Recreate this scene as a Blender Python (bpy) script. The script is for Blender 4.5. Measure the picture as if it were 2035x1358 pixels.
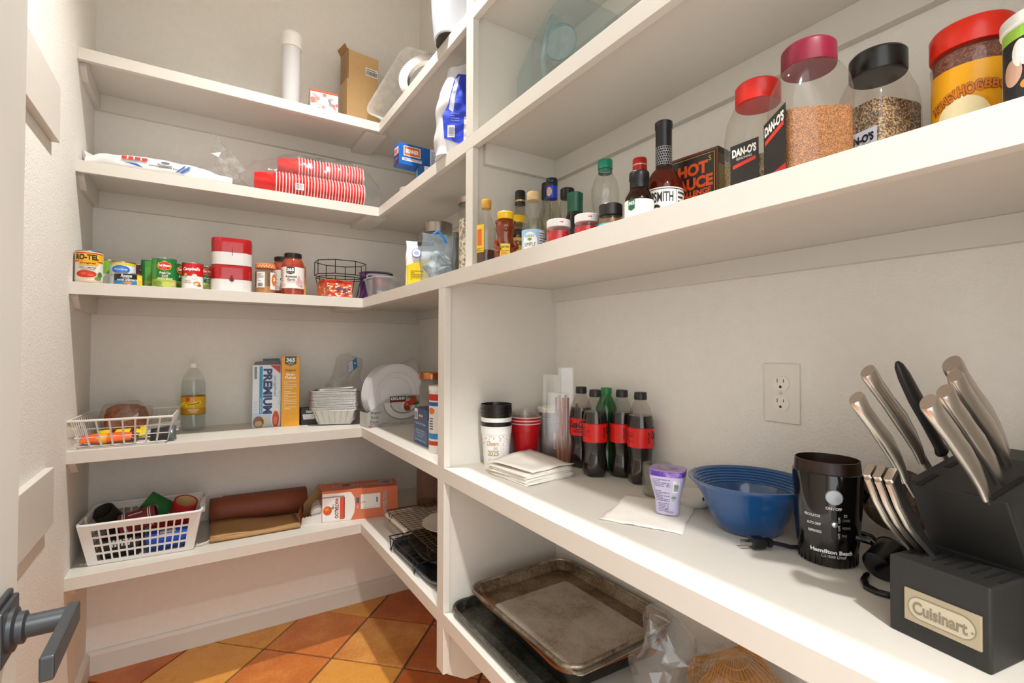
import bpy, bmesh, math, random
from mathutils import Vector, Matrix, noise
for o in list(bpy.data.objects): bpy.data.objects.remove(o)
SC = bpy.context.scene; COL = SC.collection; PI = math.pi
# ---------------------------------------------------------------- camera, world, lights, exposure
CAMH = 1.2366
cam = bpy.data.objects.new('camera', bpy.data.cameras.new('camera')); COL.objects.link(cam)
cam.data.sensor_width = 36; cam.data.lens = 36*971.2/2035; cam.data.clip_start = .01
YAW, PITCH, ROLL = .5681, .01531, .00297
fw = Vector((math.sin(YAW)*math.cos(PITCH), math.cos(YAW)*math.cos(PITCH), math.sin(PITCH)))
rt = Vector((math.cos(YAW), -math.sin(YAW), 0)); up = rt.cross(fw)
r2 = rt*math.cos(ROLL)+up*math.sin(ROLL); u2 = up*math.cos(ROLL)-rt*math.sin(ROLL)
cam.matrix_world = Matrix(((r2.x,u2.x,-fw.x,0),(r2.y,u2.y,-fw.y,0),(r2.z,u2.z,-fw.z,CAMH),(0,0,0,1)))
SC.camera = cam
wd = bpy.data.worlds.new('world'); SC.world = wd; wd.use_nodes = True
wd.node_tree.nodes['Background'].inputs[0].default_value = (.97,.985,1.0,1)
wd.node_tree.nodes['Background'].inputs[1].default_value = 2.1
SC.view_settings.view_transform = 'Standard'; SC.view_settings.look = 'None'
SC.view_settings.gamma = 1; SC.view_settings.use_curve_mapping = False
SC.view_settings.exposure = 0.28
CEIL_P, KIT_P = 43, 38      # pantry ceiling lamp and kitchen lamp powers (W)
# ---------------------------------------------------------------- helpers
def lin(h):
    if isinstance(h, str):
        h = h.lstrip('#'); h = ''.join(x*2 for x in h) if len(h) == 3 else h; c = [int(h[i:i+2],16)/255 for i in (0,2,4)]
    else: c = h
    return tuple(x/12.92 if x <= .04045 else ((x+.055)/1.055)**2.4 for x in c)
_mc = {}
def M(col, rough=.45, metal=0, var=.03, bump=0, bscale=300, scale=40, coat=0, trans=0, emit=0, sss=0, spec=.5):
    k = (col, rough, metal, var, bump, bscale, scale, coat, trans, emit, sss, spec)
    if k in _mc: return _mc[k]
    m = bpy.data.materials.new('mat_%s_%d' % (str(col).replace('#',''), len(_mc))); m.use_nodes = True
    nt = m.node_tree; N = nt.nodes; L = nt.links; b = N['Principled BSDF']
    c = lin(col)
    tc = N.new('ShaderNodeTexCoord'); nz = N.new('ShaderNodeTexNoise'); nz.inputs['Scale'].default_value = scale; nz.inputs['Detail'].default_value = 4
    L.new(tc.outputs['Object'], nz.inputs['Vector'])
    rp = N.new('ShaderNodeMapRange'); rp.inputs['To Min'].default_value = 1-var*2; rp.inputs['To Max'].default_value = 1+var*2
    L.new(nz.outputs['Fac'], rp.inputs['Value'])
    mx = N.new('ShaderNodeMix'); mx.data_type = 'RGBA'; mx.blend_type = 'MULTIPLY'; mx.inputs['Factor'].default_value = 1
    mx.inputs['A'].default_value = (*c,1); L.new(rp.outputs['Result'], mx.inputs['B'])
    L.new(mx.outputs['Result'], b.inputs['Base Color'])
    b.inputs['Roughness'].default_value = rough; b.inputs['Metallic'].default_value = metal
    b.inputs['Coat Weight'].default_value = coat; b.inputs['Transmission Weight'].default_value = trans
    b.inputs['Specular IOR Level'].default_value = spec
    if sss: b.inputs['Subsurface Weight'].default_value = sss; b.inputs['Subsurface Radius'].default_value = (.01,.01,.01)
    if emit: b.inputs['Emission Color'].default_value = (*c,1); b.inputs['Emission Strength'].default_value = emit
    if bump:
        n2 = N.new('ShaderNodeTexNoise'); n2.inputs['Scale'].default_value = bscale; n2.inputs['Detail'].default_value = 3
        L.new(tc.outputs['Object'], n2.inputs['Vector'])
        bp = N.new('ShaderNodeBump'); bp.inputs['Strength'].default_value = bump; bp.inputs['Distance'].default_value = .002
        L.new(n2.outputs['Fac'], bp.inputs['Height']); L.new(bp.outputs['Normal'], b.inputs['Normal'])
    _mc[k] = m; return m
def CL(tint='#ffffff', body=.08, rough=.06, gloss=1.0, milk='#ffffff', bump=0):
    """clear film or thin-walled plastic / glass: transparent + fresnel gloss + a little milky body"""
    k = ('cl', tint, body, rough, gloss, milk, bump)
    if k in _mc: return _mc[k]
    m = bpy.data.materials.new('clear_%d' % len(_mc)); m.use_nodes = True; nt = m.node_tree; N = nt.nodes; L = nt.links
    N.remove(N['Principled BSDF']); out = N['Material Output']
    t = N.new('ShaderNodeBsdfTransparent'); t.inputs[0].default_value = (*lin(tint),1)
    d = N.new('ShaderNodeBsdfDiffuse'); d.inputs[0].default_value = (*lin(milk),1)
    g = N.new('ShaderNodeBsdfGlossy'); g.inputs['Roughness'].default_value = rough
    f = N.new('ShaderNodeLayerWeight'); f.inputs[0].default_value = .5       # facing: the same on both sides of a thin wall
    pw = N.new('ShaderNodeMath'); pw.operation = 'POWER'; pw.inputs[1].default_value = 4; L.new(f.outputs['Facing'], pw.inputs[0])
    ml = N.new('ShaderNodeMath'); ml.operation = 'MULTIPLY_ADD'; ml.inputs[1].default_value = .38*gloss; ml.inputs[2].default_value = .045*gloss; ml.use_clamp = True
    L.new(pw.outputs[0], ml.inputs[0])
    nz = N.new('ShaderNodeTexNoise'); nz.inputs['Scale'].default_value = 35
    tc = N.new('ShaderNodeTexCoord'); L.new(tc.outputs['Object'], nz.inputs['Vector'])
    mb = N.new('ShaderNodeMath'); mb.operation = 'MULTIPLY_ADD'; mb.inputs[1].default_value = body*.5; mb.inputs[2].default_value = body*.75; L.new(nz.outputs['Fac'], mb.inputs[0])
    a = N.new('ShaderNodeMixShader'); L.new(mb.outputs[0], a.inputs[0]); L.new(t.outputs[0], a.inputs[1]); tl = N.new('ShaderNodeBsdfTranslucent'); tl.inputs[0].default_value = (*lin(milk),1); dm = N.new('ShaderNodeMixShader'); L.new(d.outputs[0], dm.inputs[1]); L.new(tl.outputs[0], dm.inputs[2]); L.new(dm.outputs[0], a.inputs[2])
    s = N.new('ShaderNodeMixShader'); L.new(ml.outputs[0], s.inputs[0]); L.new(a.outputs[0], s.inputs[1]); L.new(g.outputs[0], s.inputs[2])
    if bump:
        bp = N.new('ShaderNodeBump'); bp.inputs['Strength'].default_value = bump; bp.inputs['Distance'].default_value = .01
        n2 = N.new('ShaderNodeTexNoise'); n2.inputs['Scale'].default_value = 28; n2.inputs['Detail'].default_value = 2; n2.inputs['Distortion'].default_value = 1.5
        L.new(tc.outputs['Object'], n2.inputs['Vector']); L.new(n2.outputs['Fac'], bp.inputs['Height'])
        L.new(bp.outputs['Normal'], g.inputs['Normal'])
    L.new(s.outputs[0], out.inputs[0]); _mc[k] = m; return m
def speckle(c1, c2, c3, scale=260, rough=.7):
    """granular food or grimy metal: three colours broken up by voronoi and noise"""
    k = ('sp', c1, c2, c3, scale, rough)
    if k in _mc: return _mc[k]
    m = bpy.data.materials.new('grains_%d' % len(_mc)); m.use_nodes = True; nt = m.node_tree; N = nt.nodes; L = nt.links; b = N['Principled BSDF']
    tc = N.new('ShaderNodeTexCoord'); v = N.new('ShaderNodeTexVoronoi'); v.inputs['Scale'].default_value = scale; L.new(tc.outputs['Object'], v.inputs['Vector'])
    sp = N.new('ShaderNodeSeparateColor'); L.new(v.outputs['Color'], sp.inputs[0])
    cr = N.new('ShaderNodeValToRGB'); e = cr.color_ramp.elements; e[0].color = (*lin(c1),1); e[0].position = .15; e[1].color = (*lin(c3),1); e[1].position = .85
    x = cr.color_ramp.elements.new(.5); x.color = (*lin(c2),1); L.new(sp.outputs[0], cr.inputs[0]); L.new(cr.outputs[0], b.inputs['Base Color'])
    bp = N.new('ShaderNodeBump'); bp.inputs['Strength'].default_value = .5; bp.inputs['Distance'].default_value = .002; L.new(v.outputs['Distance'], bp.inputs['Height']); L.new(bp.outputs[0], b.inputs['Normal'])
    b.inputs['Roughness'].default_value = rough; _mc[k] = m; return m
def worn(c1, c2, c3, scale=9, rough=.5, metal=.0, detail=9, fine=90):
    """stained, baked-on metal or patchy clay: two noises between three colours"""
    k = ('wn', c1, c2, c3, scale, rough, metal, detail, fine)
    if k in _mc: return _mc[k]
    m = bpy.data.materials.new('worn_%d' % len(_mc)); m.use_nodes = True; nt = m.node_tree; N = nt.nodes; L = nt.links; b = N['Principled BSDF']
    tc = N.new('ShaderNodeTexCoord'); n1 = N.new('ShaderNodeTexNoise'); n1.inputs['Scale'].default_value = scale; n1.inputs['Detail'].default_value = detail; n1.inputs['Roughness'].default_value = .65
    n2 = N.new('ShaderNodeTexNoise'); n2.inputs['Scale'].default_value = fine; n2.inputs['Detail'].default_value = 5
    L.new(tc.outputs['Object'], n1.inputs['Vector']); L.new(tc.outputs['Object'], n2.inputs['Vector'])
    ad = N.new('ShaderNodeMath'); ad.operation = 'MULTIPLY_ADD'; ad.inputs[1].default_value = .35; L.new(n2.outputs['Fac'], ad.inputs[0])
    sb = N.new('ShaderNodeMath'); sb.operation = 'SUBTRACT'; sb.inputs[1].default_value = .175; L.new(n1.outputs['Fac'], sb.inputs[0]); L.new(sb.outputs[0], ad.inputs[2])
    cr = N.new('ShaderNodeValToRGB'); e = cr.color_ramp.elements; e[0].color = (*lin(c1),1); e[0].position = .32; e[1].color = (*lin(c3),1); e[1].position = .68
    x = cr.color_ramp.elements.new(.5); x.color = (*lin(c2),1); L.new(ad.outputs[0], cr.inputs[0]); L.new(cr.outputs[0], b.inputs['Base Color'])
    b.inputs['Roughness'].default_value = rough; b.inputs['Metallic'].default_value = metal; _mc[k] = m; return m
def cl_circle(n): return [(math.cos(2*PI*i/n), math.sin(2*PI*i/n)) for i in range(n)]
class MB:
    def __init__(s): s.v = []; s.f = []; s.m = []; s.T = None
    def add(s, vs, fs, mi=0):
        o = len(s.v)
        s.v += [tuple(s.T @ Vector(p)) if s.T else tuple(p) for p in vs]
        s.f += [tuple(i+o for i in f) for f in fs]; s.m += [mi]*len(fs); return s
    def box(s, x0,x1,y0,y1,z0,z1, mi=0):
        return s.add([(x0,y0,z0),(x1,y0,z0),(x1,y1,z0),(x0,y1,z0),(x0,y0,z1),(x1,y0,z1),(x1,y1,z1),(x0,y1,z1)],
                     [(0,3,2,1),(4,5,6,7),(0,1,5,4),(1,2,6,5),(2,3,7,6),(3,0,4,7)], mi)
    def prism(s, poly, a, b, ax='z', mi=0):
        n = len(poly)
        f = {'z':lambda p,h:(p[0],p[1],h),'y':lambda p,h:(p[0],h,p[1]),'x':lambda p,h:(h,p[0],p[1])}[ax]
        return s.add([f(p,a) for p in poly]+[f(p,b) for p in poly], [tuple(reversed(range(n))),tuple(range(n,2*n))]+[(i,(i+1)%n,n+(i+1)%n,n+i) for i in range(n)], mi)
    def loft(s, secs, cap0=True, cap1=True, closed=True, mi=0):
        n = len(secs[0]); vs = [p for q in secs for p in q]; fs = []
        for k in range(len(secs)-1):
            for i in range(n if closed else n-1): j = (i+1) % n; fs.append((k*n+i,k*n+j,(k+1)*n+j,(k+1)*n+i))
        if cap0: fs.append(tuple(reversed(range(n))))
        if cap1: fs.append(tuple(range((len(secs)-1)*n, len(secs)*n)))
        return s.add(vs, fs, mi)
    def lathe(s, prof, n=32, c=(0,0,0), cap0=True, cap1=True, mi=0, rib=None):
        C = cl_circle(n); secs = []
        for r,z in prof:
            secs.append([(c[0]+x*r*(1+(rib(i,z) if rib else 0)), c[1]+y*r*(1+(rib(i,z) if rib else 0)), c[2]+z) for i,(x,y) in enumerate(C)])
        return s.loft(secs, cap0, cap1, True, mi)
    def sloft(s, prof, n=40, e=4, c=(0,0), cap0=True, cap1=True, mi=0):   # prof: (z, hx, hy[, exponent])
        secs = []
        for q in prof:
            z,hx,hy = q[:3]; ee = q[3] if len(q) > 3 else e; ring = []
            for i in range(n):
                a = 2*PI*(i+.5)/n; ca,sa = math.cos(a),math.sin(a)
                ring.append((c[0]+hx*math.copysign(abs(ca)**(2/ee),ca), c[1]+hy*math.copysign(abs(sa)**(2/ee),sa), z))
            secs.append(ring)
        return s.loft(secs, cap0, cap1, True, mi)
    def tube(s, path, r, n=8, closed=False, mi=0, rs=None, flat=1):
        P = [Vector(p) for p in path]; secs = []; N = len(P); ref = None
        for i,p in enumerate(P):
            a = P[(i-1)%N] if closed or i > 0 else p; b = P[(i+1)%N] if closed or i < N-1 else p
            t = (b-a).normalized()
            if ref is None: ref = Vector((0,0,1)) if abs(t.z) < .9 else Vector((1,0,0))
            x = (ref-t*ref.dot(t)); x = x.normalized() if x.length > 1e-6 else t.orthogonal().normalized(); ref = x; y = t.cross(x)
            rr = rs[i] if rs else r
            secs.append([p+x*math.cos(2*PI*k/n)*rr*flat+y*math.sin(2*PI*k/n)*rr for k in range(n)])
        if closed: secs.append(secs[0])
        return s.loft(secs, not closed, not closed, True, mi)
    def build(s, name, mats, parent=None, smooth=35, bevel=0, loc=None, rz=0, bseg=2, solid=0, sub=0):
        me = bpy.data.meshes.new(name); me.from_pydata([tuple(v) for v in s.v], [], s.f)
        if not isinstance(mats, (list,tuple)): mats = [mats]
        for m in mats: me.materials.append(m)
        if len(mats) > 1: me.polygons.foreach_set('material_index', s.m)
        bm = bmesh.new(); bm.from_mesh(me); bmesh.ops.remove_doubles(bm, verts=bm.verts, dist=1e-6); bmesh.ops.recalc_face_normals(bm, faces=bm.faces); bm.to_mesh(me); bm.free()
        if smooth: me.shade_smooth(); me.set_sharp_from_angle(angle=math.radians(smooth))
        o = bpy.data.objects.new(name, me); COL.objects.link(o)
        if parent: o.parent = parent
        if loc: o.location = loc
        o.rotation_euler.z = rz
        if solid: w = o.modifiers.new('s','SOLIDIFY'); w.thickness = solid; w.offset = 0
        if sub: w = o.modifiers.new('u','SUBSURF'); w.levels = sub; w.render_levels = sub
        if bevel: w = o.modifiers.new('b','BEVEL'); w.width = bevel; w.segments = bseg; w.limit_method = 'ANGLE'; w.angle_limit = .6
        return o
def tag(o, label, cat, group=None):
    o['label'] = label; o['category'] = cat
    if group: o['group'] = group
    return o
def thing(name, label, cat, loc=(0,0,0), rz=0, group=None):
    o = bpy.data.objects.new(name, None); COL.objects.link(o); o.empty_display_size = .05
    o.location = loc; o.rotation_euler.z = rz; return tag(o, label, cat, group)
def struct(o): o['kind'] = 'structure'; return o
def dup(root, loc, rz, label, group=None):
    r = root.copy(); COL.objects.link(r); r.location = loc; r.rotation_euler.z = rz; r['label'] = label
    if group: r['group'] = group
    for ch in list(root.children):
        c = ch.copy(); COL.objects.link(c); c.parent = r
        for g in list(ch.children):
            d = g.copy(); COL.objects.link(d); d.parent = c
    return r
ORD = ['first','second','third','fourth','fifth','sixth','seventh','eighth','ninth','tenth','eleventh','twelfth','thirteenth','fourteenth','fifteenth','sixteenth','seventeenth']
def release(t, part, name, labels, cat, group, attach=()):
    """lets the pieces of a loose stack stand as things of their own; attach = (part name, index of its owner)"""
    W = Matrix.Translation(t.location) @ t.rotation_euler.to_matrix().to_4x4(); out = []
    kids = [c for c in t.children if c.name.split('.')[0] == part]; kids.sort(key=lambda c: c.name)
    for i,c in enumerate(kids):
        ml = Matrix.Translation(c.location) @ c.rotation_euler.to_matrix().to_4x4()
        c.parent = None; c.matrix_world = W @ ml; c.name = name; tag(c, labels[min(i,len(labels)-1)], cat, group); out.append(c)
    for pn,owners in attach:
        for j,c in enumerate(sorted([c for c in t.children if c.name.split('.')[0] == pn], key=lambda c: c.name)): c.parent = out[owners[min(j,len(owners)-1)]]
    if not t.children: bpy.data.objects.remove(t)
    return out
def orient(o, d, f=(0,-1,.3)):                                     # local +Z along d, local -Y turned towards f
    z = Vector(d).normalized(); y = -(Vector(f)-z*z.dot(Vector(f))).normalized(); x = y.cross(z)
    o.rotation_euler = Matrix((x,y,z)).transposed().to_euler(); return o
def facing(x, y, off=0): return math.atan2(-y,-x)+PI/2+off     # turns an object's local -Y towards the doorway
# ---- printed labels: flat shapes in millimetres laid on a plane or wrapped round a body
def R(u0,v0,u1,v1,c,l=0): return ('p',[(u0,v0),(u1,v0),(u1,v1),(u0,v1)],c,l)
def E(u,v,ru,rv,c,l=1,n=20,a0=0,a1=360): return ('p',[(u+ru*math.cos(math.radians(a0+(a1-a0)*i/n)),v+rv*math.sin(math.radians(a0+(a1-a0)*i/n))) for i in range(n+(a1-a0 < 360))],c,l)
def P(pts,c,l=1): return ('p',pts,c,l)
def Tx(s,u,v,h,c,w=None,rot=0,b=0,sh=0,l=2,al='C'): return ('t',s,u,v,h,c,w,rot,b,sh,l,al)
def BAR(u0,v0,u1,v1,c='#222222',l=2,n=14,seed=1,vert=True):
    rnd = random.Random(seed); out = []; t = 0
    while t < 1:
        w = rnd.choice((.5,1,1.5))/n*.55
        a,b = t,min(1,t+w)
        out.append(R(u0+(u1-u0)*a,v0,u0+(u1-u0)*b,v1,c,l) if vert else R(u0,v0+(v1-v0)*a,u1,v0+(v1-v0)*b,c,l)); t += w+rnd.choice((.5,1))/n*.7
    return out
def LINES(u0,v0,u1,v1,n,c,l=2,seed=3,th=.45):       # fine print too small to read: rows of short strokes
    rnd = random.Random(seed); out = []; dv = (v1-v0)/n
    for i in range(n):
        v = v1-dv*(i+.7); u = u0
        while u < u1-.5:
            w = min(rnd.uniform(.03,.12)*(u1-u0)+.6, u1-u); out.append(R(u,v,u+w,v+dv*th,c,l)); u += w+.6
            if rnd.random() < .06: break
    return out
_tx = {}
def glyphs(s, b, sh):
    k = (s,b,sh)
    if k not in _tx:
        cu = bpy.data.curves.new('t','FONT'); cu.body = s; cu.size = 1; cu.resolution_u = 3; cu.offset = b; cu.shear = sh
        o = bpy.data.objects.new('t', cu); COL.objects.link(o)
        dg = bpy.context.evaluated_depsgraph_get(); me = o.evaluated_get(dg).to_mesh()
        vs = [(v.co.x,v.co.y) for v in me.vertices]; fs = [tuple(p.vertices) for p in me.polygons]
        o.evaluated_get(dg).to_mesh_clear(); bpy.data.objects.remove(o); bpy.data.curves.remove(cu)
        xs = [v[0] for v in vs] or [0]; ys = [v[1] for v in vs] or [0]
        _tx[k] = (vs, fs, min(xs), max(xs), min(ys), max(ys))
    return _tx[k]
EPS = .0003
def decal(parent, name, items, mp, rough=.4, step=None):
    """mp = ('pl', origin, U, V) or ('cy', radius or f(z), z0) or a function(u, v, lift) -> point; all in metres"""
    flat = []
    for it in items: flat += it if isinstance(it, list) else [it]
    mats = []; bm = bmesh.new()
    def mi(c):
        c = c if isinstance(c, tuple) else (c,)
        m = c[1] if len(c) > 1 else M(c[0], rough, var=.01)
        if m not in mats: mats.append(m)
        return mats.index(m)
    for it in flat:
        if it[0] == 'p':
            _,pts,c,l = it; k = mi(c); vs = [bm.verts.new((p[0]/1000,p[1]/1000,l)) for p in pts]
            try: bm.faces.new(vs).material_index = k
            except ValueError: pass
        else:
            _,s,u,v,h,c,w,rot,b,sh,l,al = it; k = mi(c); gv,gf,x0,x1,y0,y1 = glyphs(s,b,sh)
            sy = h/max(y1-y0,1e-6); sx = sy if w is None else w/max(x1-x0,1e-6); cr,sr = math.cos(math.radians(rot)),math.sin(math.radians(rot))
            ox = {'C':(x0+x1)/2,'L':x0,'R':x1}[al]; vs = []
            for gx,gy in gv:
                a,bb = (gx-ox)*sx,(gy-(y0+y1)/2)*sy; vs.append(bm.verts.new(((u+a*cr-bb*sr)/1000,(v+a*sr+bb*cr)/1000,l)))
            for f in gf:
                try: bm.faces.new([vs[i] for i in f]).material_index = k
                except ValueError: pass
    if mp[0] != 'pl' if isinstance(mp, tuple) else True:
        st = step or .004; us = [v.co.x for v in bm.verts]; x = math.floor(min(us)/st)*st
        while x < max(us):
            bmesh.ops.bisect_plane(bm, geom=bm.verts[:]+bm.edges[:]+bm.faces[:], plane_co=(x,0,0), plane_no=(1,0,0), dist=1e-7); x += st
        if isinstance(mp, tuple) and callable(mp[1]) or not isinstance(mp, tuple):
            vv = [v.co.y for v in bm.verts]; y = math.floor(min(vv)/.008)*.008
            while y < max(vv):
                bmesh.ops.bisect_plane(bm, geom=bm.verts[:]+bm.edges[:]+bm.faces[:], plane_co=(0,y,0), plane_no=(0,1,0), dist=1e-7); y += .008
    if isinstance(mp, tuple) and mp[0] == 'pl':
        O,U,V = Vector(mp[1]),Vector(mp[2]).normalized(),Vector(mp[3]).normalized(); Nn = U.cross(V)
        for v in bm.verts: v.co = O+U*v.co.x+V*v.co.y+Nn*EPS*(v.co.z+1)
    elif isinstance(mp, tuple):
        for v in bm.verts:
            z = v.co.y; r = mp[1](z) if callable(mp[1]) else mp[1]; r0 = mp[3] if len(mp) > 3 else (mp[1](mp[2]) if callable(mp[1]) else r)
            a = -PI/2+v.co.x/r0; rr = r+EPS*(v.co.z+1); v.co = Vector((rr*math.cos(a),rr*math.sin(a),z))
    else:
        for v in bm.verts: v.co = Vector(mp(v.co.x,v.co.y,EPS*(v.co.z+1)))
    me = bpy.data.meshes.new(name); bm.to_mesh(me); bm.free()
    for m in mats: me.materials.append(m)
    o = bpy.data.objects.new(name, me); COL.objects.link(o); o.parent = parent; return o
def front(y=0, x=0): return ('pl',(x,y,0),(1,0,0),(0,0,1))                 # a face looking along local -Y
def wobble(mb, amp, sc, seed=0, lo=None):
    for i,(x,y,z) in enumerate(mb.v):
        if lo is not None and z < lo: continue
        d = noise.noise_vector(Vector((x*sc+seed*7.1,y*sc,z*sc)))*amp; mb.v[i] = (x+d.x,y+d.y,z+d.z)
    return mb
# ---------------------------------------------------------------- the room
XL,XB,YA,YU,XU,YLO,XLO,TH = -.3506,.965,2.4318,2.1124,.6526,2.0469,.568,.039
Z1,Z2,Z3,Z4,Z5 = 2.2283,1.8551,1.4458,.909,.5129
YF = -.05; HC = 3.2
wallm = M('#eae6de', .85, var=.02, bump=.75, bscale=170, spec=.2)
shelfm = M('#d8d3c9', .42, var=.012, bump=.04, bscale=60, spec=.4)
def wall(name, *b):
    m = MB(); m.box(*b); return struct(m.build(name, wallm, smooth=0))
wall('wall_back', XL-.1,XB+.1,YA,YA+.1,0,HC)
wall('wall_left', XL-.1,XL,YF-.12,YA,0,HC)
wall('wall_right', XB,XB+.1,YF-.12,YA,0,HC)
m = MB(); m.box(.60,XB,YF-.12,YF,0,HC); m.box(XL,-.26,YF-.12,YF,0,HC); m.box(-.26,.60,YF-.12,YF,2.22,HC)
struct(m.build('wall_front', wallm, smooth=0))
m = MB(); m.box(XL-.1,XB+.1,YF-.12,YA+.1,HC,HC+.1); struct(m.build('ceiling', M('#e6e1d8',.9,spec=.2), smooth=0))
def base(name, x0,x1,y0,y1, ax):
    m = MB()
    if ax == 'x': m.prism([(y1,0),(y0,0),(y0,.072),(y0+.003,.080),(y0+.007,.085),(y1,.088)], x0, x1, 'x')
    else:
        m.prism([(x0,0),(x1,0),(x1,.072),(x1-.003,.080),(x1-.007,.085),(x0,.088)] if name.endswith('left') else [(x1,0),(x0,0),(x0,.072),(x0+.003,.080),(x0+.007,.085),(x1,.088)], y0, y1, 'y')
    return struct(m.build(name, shelfm, smooth=20))
base('baseboard_back', XL,XB,YA-.014,YA,'x'); base('baseboard_left', XL,XL+.014,.9,YA-.014,'y'); base('baseboard_right', XB-.014,XB,YF,YA-.014,'y')
# tiled floor: a grout bed with every clay tile laid on the diagonal
m = MB(); m.box(XL-.1,XB+.1,YF-1.5,YA+.1,-.06,-.006); floor = struct(m.build('floor', M('#5d5046',.9,var=.08,bump=.3), smooth=0))
clay = [worn('#b5642c','#c87433','#d98e4a',5,.38), worn('#c9822f','#d99a45','#cf8a3a',6,.36), worn('#a9552a','#bd6832','#c97a42',5,.4), worn('#bd7434','#cf8f4a','#d9a35c',7,.36), worn('#a85a30','#b96a3a','#c98a58',6,.42)]
def clip(poly, x0,x1,y0,y1):
    for ax,val,sg in ((0,x0,1),(0,x1,-1),(1,y0,1),(1,y1,-1)):
        out = []
        for i,p in enumerate(poly):
            q = poly[(i+1)%len(poly)]; dp,dq = (p[ax]-val)*sg,(q[ax]-val)*sg
            if dp >= 0: out.append(p)
            if dp*dq < 0: t = dp/(dp-dq); out.append((p[0]+(q[0]-p[0])*t,p[1]+(q[1]-p[1])*t))
        poly = out
        if not poly: return poly
    return poly
O = (.4564,2.0477); S = .3055; g = .0045; d1 = (math.cos(-.765),math.sin(-.765)); d2 = (-d1[1],d1[0]); rnd = random.Random(5)
for i in range(-9,7):
    for j in range(-9,7):
        q = [(O[0]+d1[0]*a+d2[0]*b,O[1]+d1[1]*a+d2[1]*b) for a,b in ((i*S+g,j*S+g),((i+1)*S-g,j*S+g),((i+1)*S-g,(j+1)*S-g),(i*S+g,(j+1)*S-g))]
        q = clip(q, XL,XB,YF-.6,YA)
        if len(q) < 3: continue
        k = {(0,0):3,(-1,0):0,(0,-1):1,(-1,-1):0,(-1,1):1,(0,1):2,(1,0):4}.get((i,j), rnd.randrange(5)); h = rnd.uniform(-.0008,.0008)
        m = MB(); m.prism(q, -.012, h); m.build('tile', clay[k], floor, smooth=0, bevel=.003)
# wall boards on the left wall
for n,z0,z1 in (('trim_1',1.800,1.955),('trim_2',.757,.911)):
    m = MB(); m.box(XL,XL+.019,.9,1.80,z0,z1); struct(m.build(n, shelfm, smooth=0, bevel=.0015))
# ---------------------------------------------------------------- L-shaped shelves
names = ['highest','second highest','middle','second lowest','lowest']
for k,(z,yf,xf) in enumerate(((Z1,YU,XU),(Z2,YU,XU),(Z3,YLO,XLO),(Z4,YLO,XLO),(Z5,YLO,XLO))):
    t = thing('pantry_shelf', '%s of the five white L-shaped pantry shelves' % names[k], 'shelf', (0,0,z), 0, 'built-in pantry shelves')
    m = MB(); m.prism([(XL,yf+.019),(xf+.019,yf+.019),(xf+.019,YF),(XB,YF),(XB,YA),(XL,YA)], -.019, 0); m.build('board', shelfm, t, smooth=0)
    m = MB(); m.prism([(XL,yf),(xf,yf),(xf+.019,yf+.019),(XL,yf+.019)], -TH, 0); m.build('front_edge', shelfm, t, smooth=0, bevel=.0005)
    m = MB(); m.prism([(xf,yf),(xf,YF),(xf+.019,YF),(xf+.019,yf+.019)], -TH, 0); m.build('front_edge', shelfm, t, smooth=0, bevel=.0005)
    ch = .062
    m = MB(); m.box(XL+.019,XB,YA-.019,YA,-.019-ch,-.019); m.build('cleat', shelfm, t, smooth=0, bevel=.001)
    m = MB(); m.prism([(yf+.03,-.019),(YA,-.019),(YA,-.019-ch),(yf+.075,-.019-ch),(yf+.03,-.05)], XL, XL+.019, 'x'); m.build('cleat', shelfm, t, smooth=0, bevel=.001)
    h = ch if k < 2 else .040
    for a,b in ((YF,1.247),(1.266,YA-.019)):
        m = MB(); m.box(XB-.019,XB,a,b,-.019-h,-.019); m.build('cleat', shelfm, t, smooth=0, bevel=.001)
    if k in (1,):
        m = MB(); m.box(xf+.04,XB-.019,1.228,1.247,-.019-h,-.019); m.build('cleat', shelfm, t, smooth=0, bevel=.001)
    m = MB(); m.box(xf-.045,xf+.045,yf+.03,YA-.019,-.038,-.019); m.build('support_board', shelfm, t, smooth=0, bevel=.001)
# dividers between the corner shelves and the right-hand bays
def divider(lab, xf, z0, z1, cut=None):
    t = thing('shelf_divider', lab, 'divider', (0,0,0), 0)
    y0,y1 = 1.2347,1.278
    pan = [(xf+.019,z0),(XB,z0),(XB,z1+.0195),(xf+.019,z1+.0195)]
    if cut: pan = [(xf+.019,z0+.033),(xf+.075,z0),(XB,z0),(XB,z1+.0195),(xf+.019,z1+.0195)]
    m = MB(); m.prism(pan, 1.247, 1.266, 'y'); m.build('panel', shelfm, t, smooth=0)
    m = MB(); m.box(xf,xf+.019,y0,y1,z0+(.044 if cut else 0),z1); m.build('stile', shelfm, t, smooth=0, bevel=.0012)
    return t
zs = [(Z3,Z2-TH,XU),(Z2,Z1-TH,XU),(Z1,2.75,XU)]
divider('white upright between blue bag and bottle row above the middle shelf', XU, Z3, Z2-.0005-TH)
divider('white upright beside the blue-tinted clear jug', XU, Z2, Z1-TH)
divider('white upright above the highest shelf, at top of picture', XU, Z1, 2.70)
divider('white upright left of the stacked party cups', XLO, Z4, Z3-TH)
divider('white upright left of the stacked baking sheets', XLO, Z5, Z4-TH)
divider('short white hanging upright with cut corner above tiled floor', XLO, .302, Z5-TH, cut=True)
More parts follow.
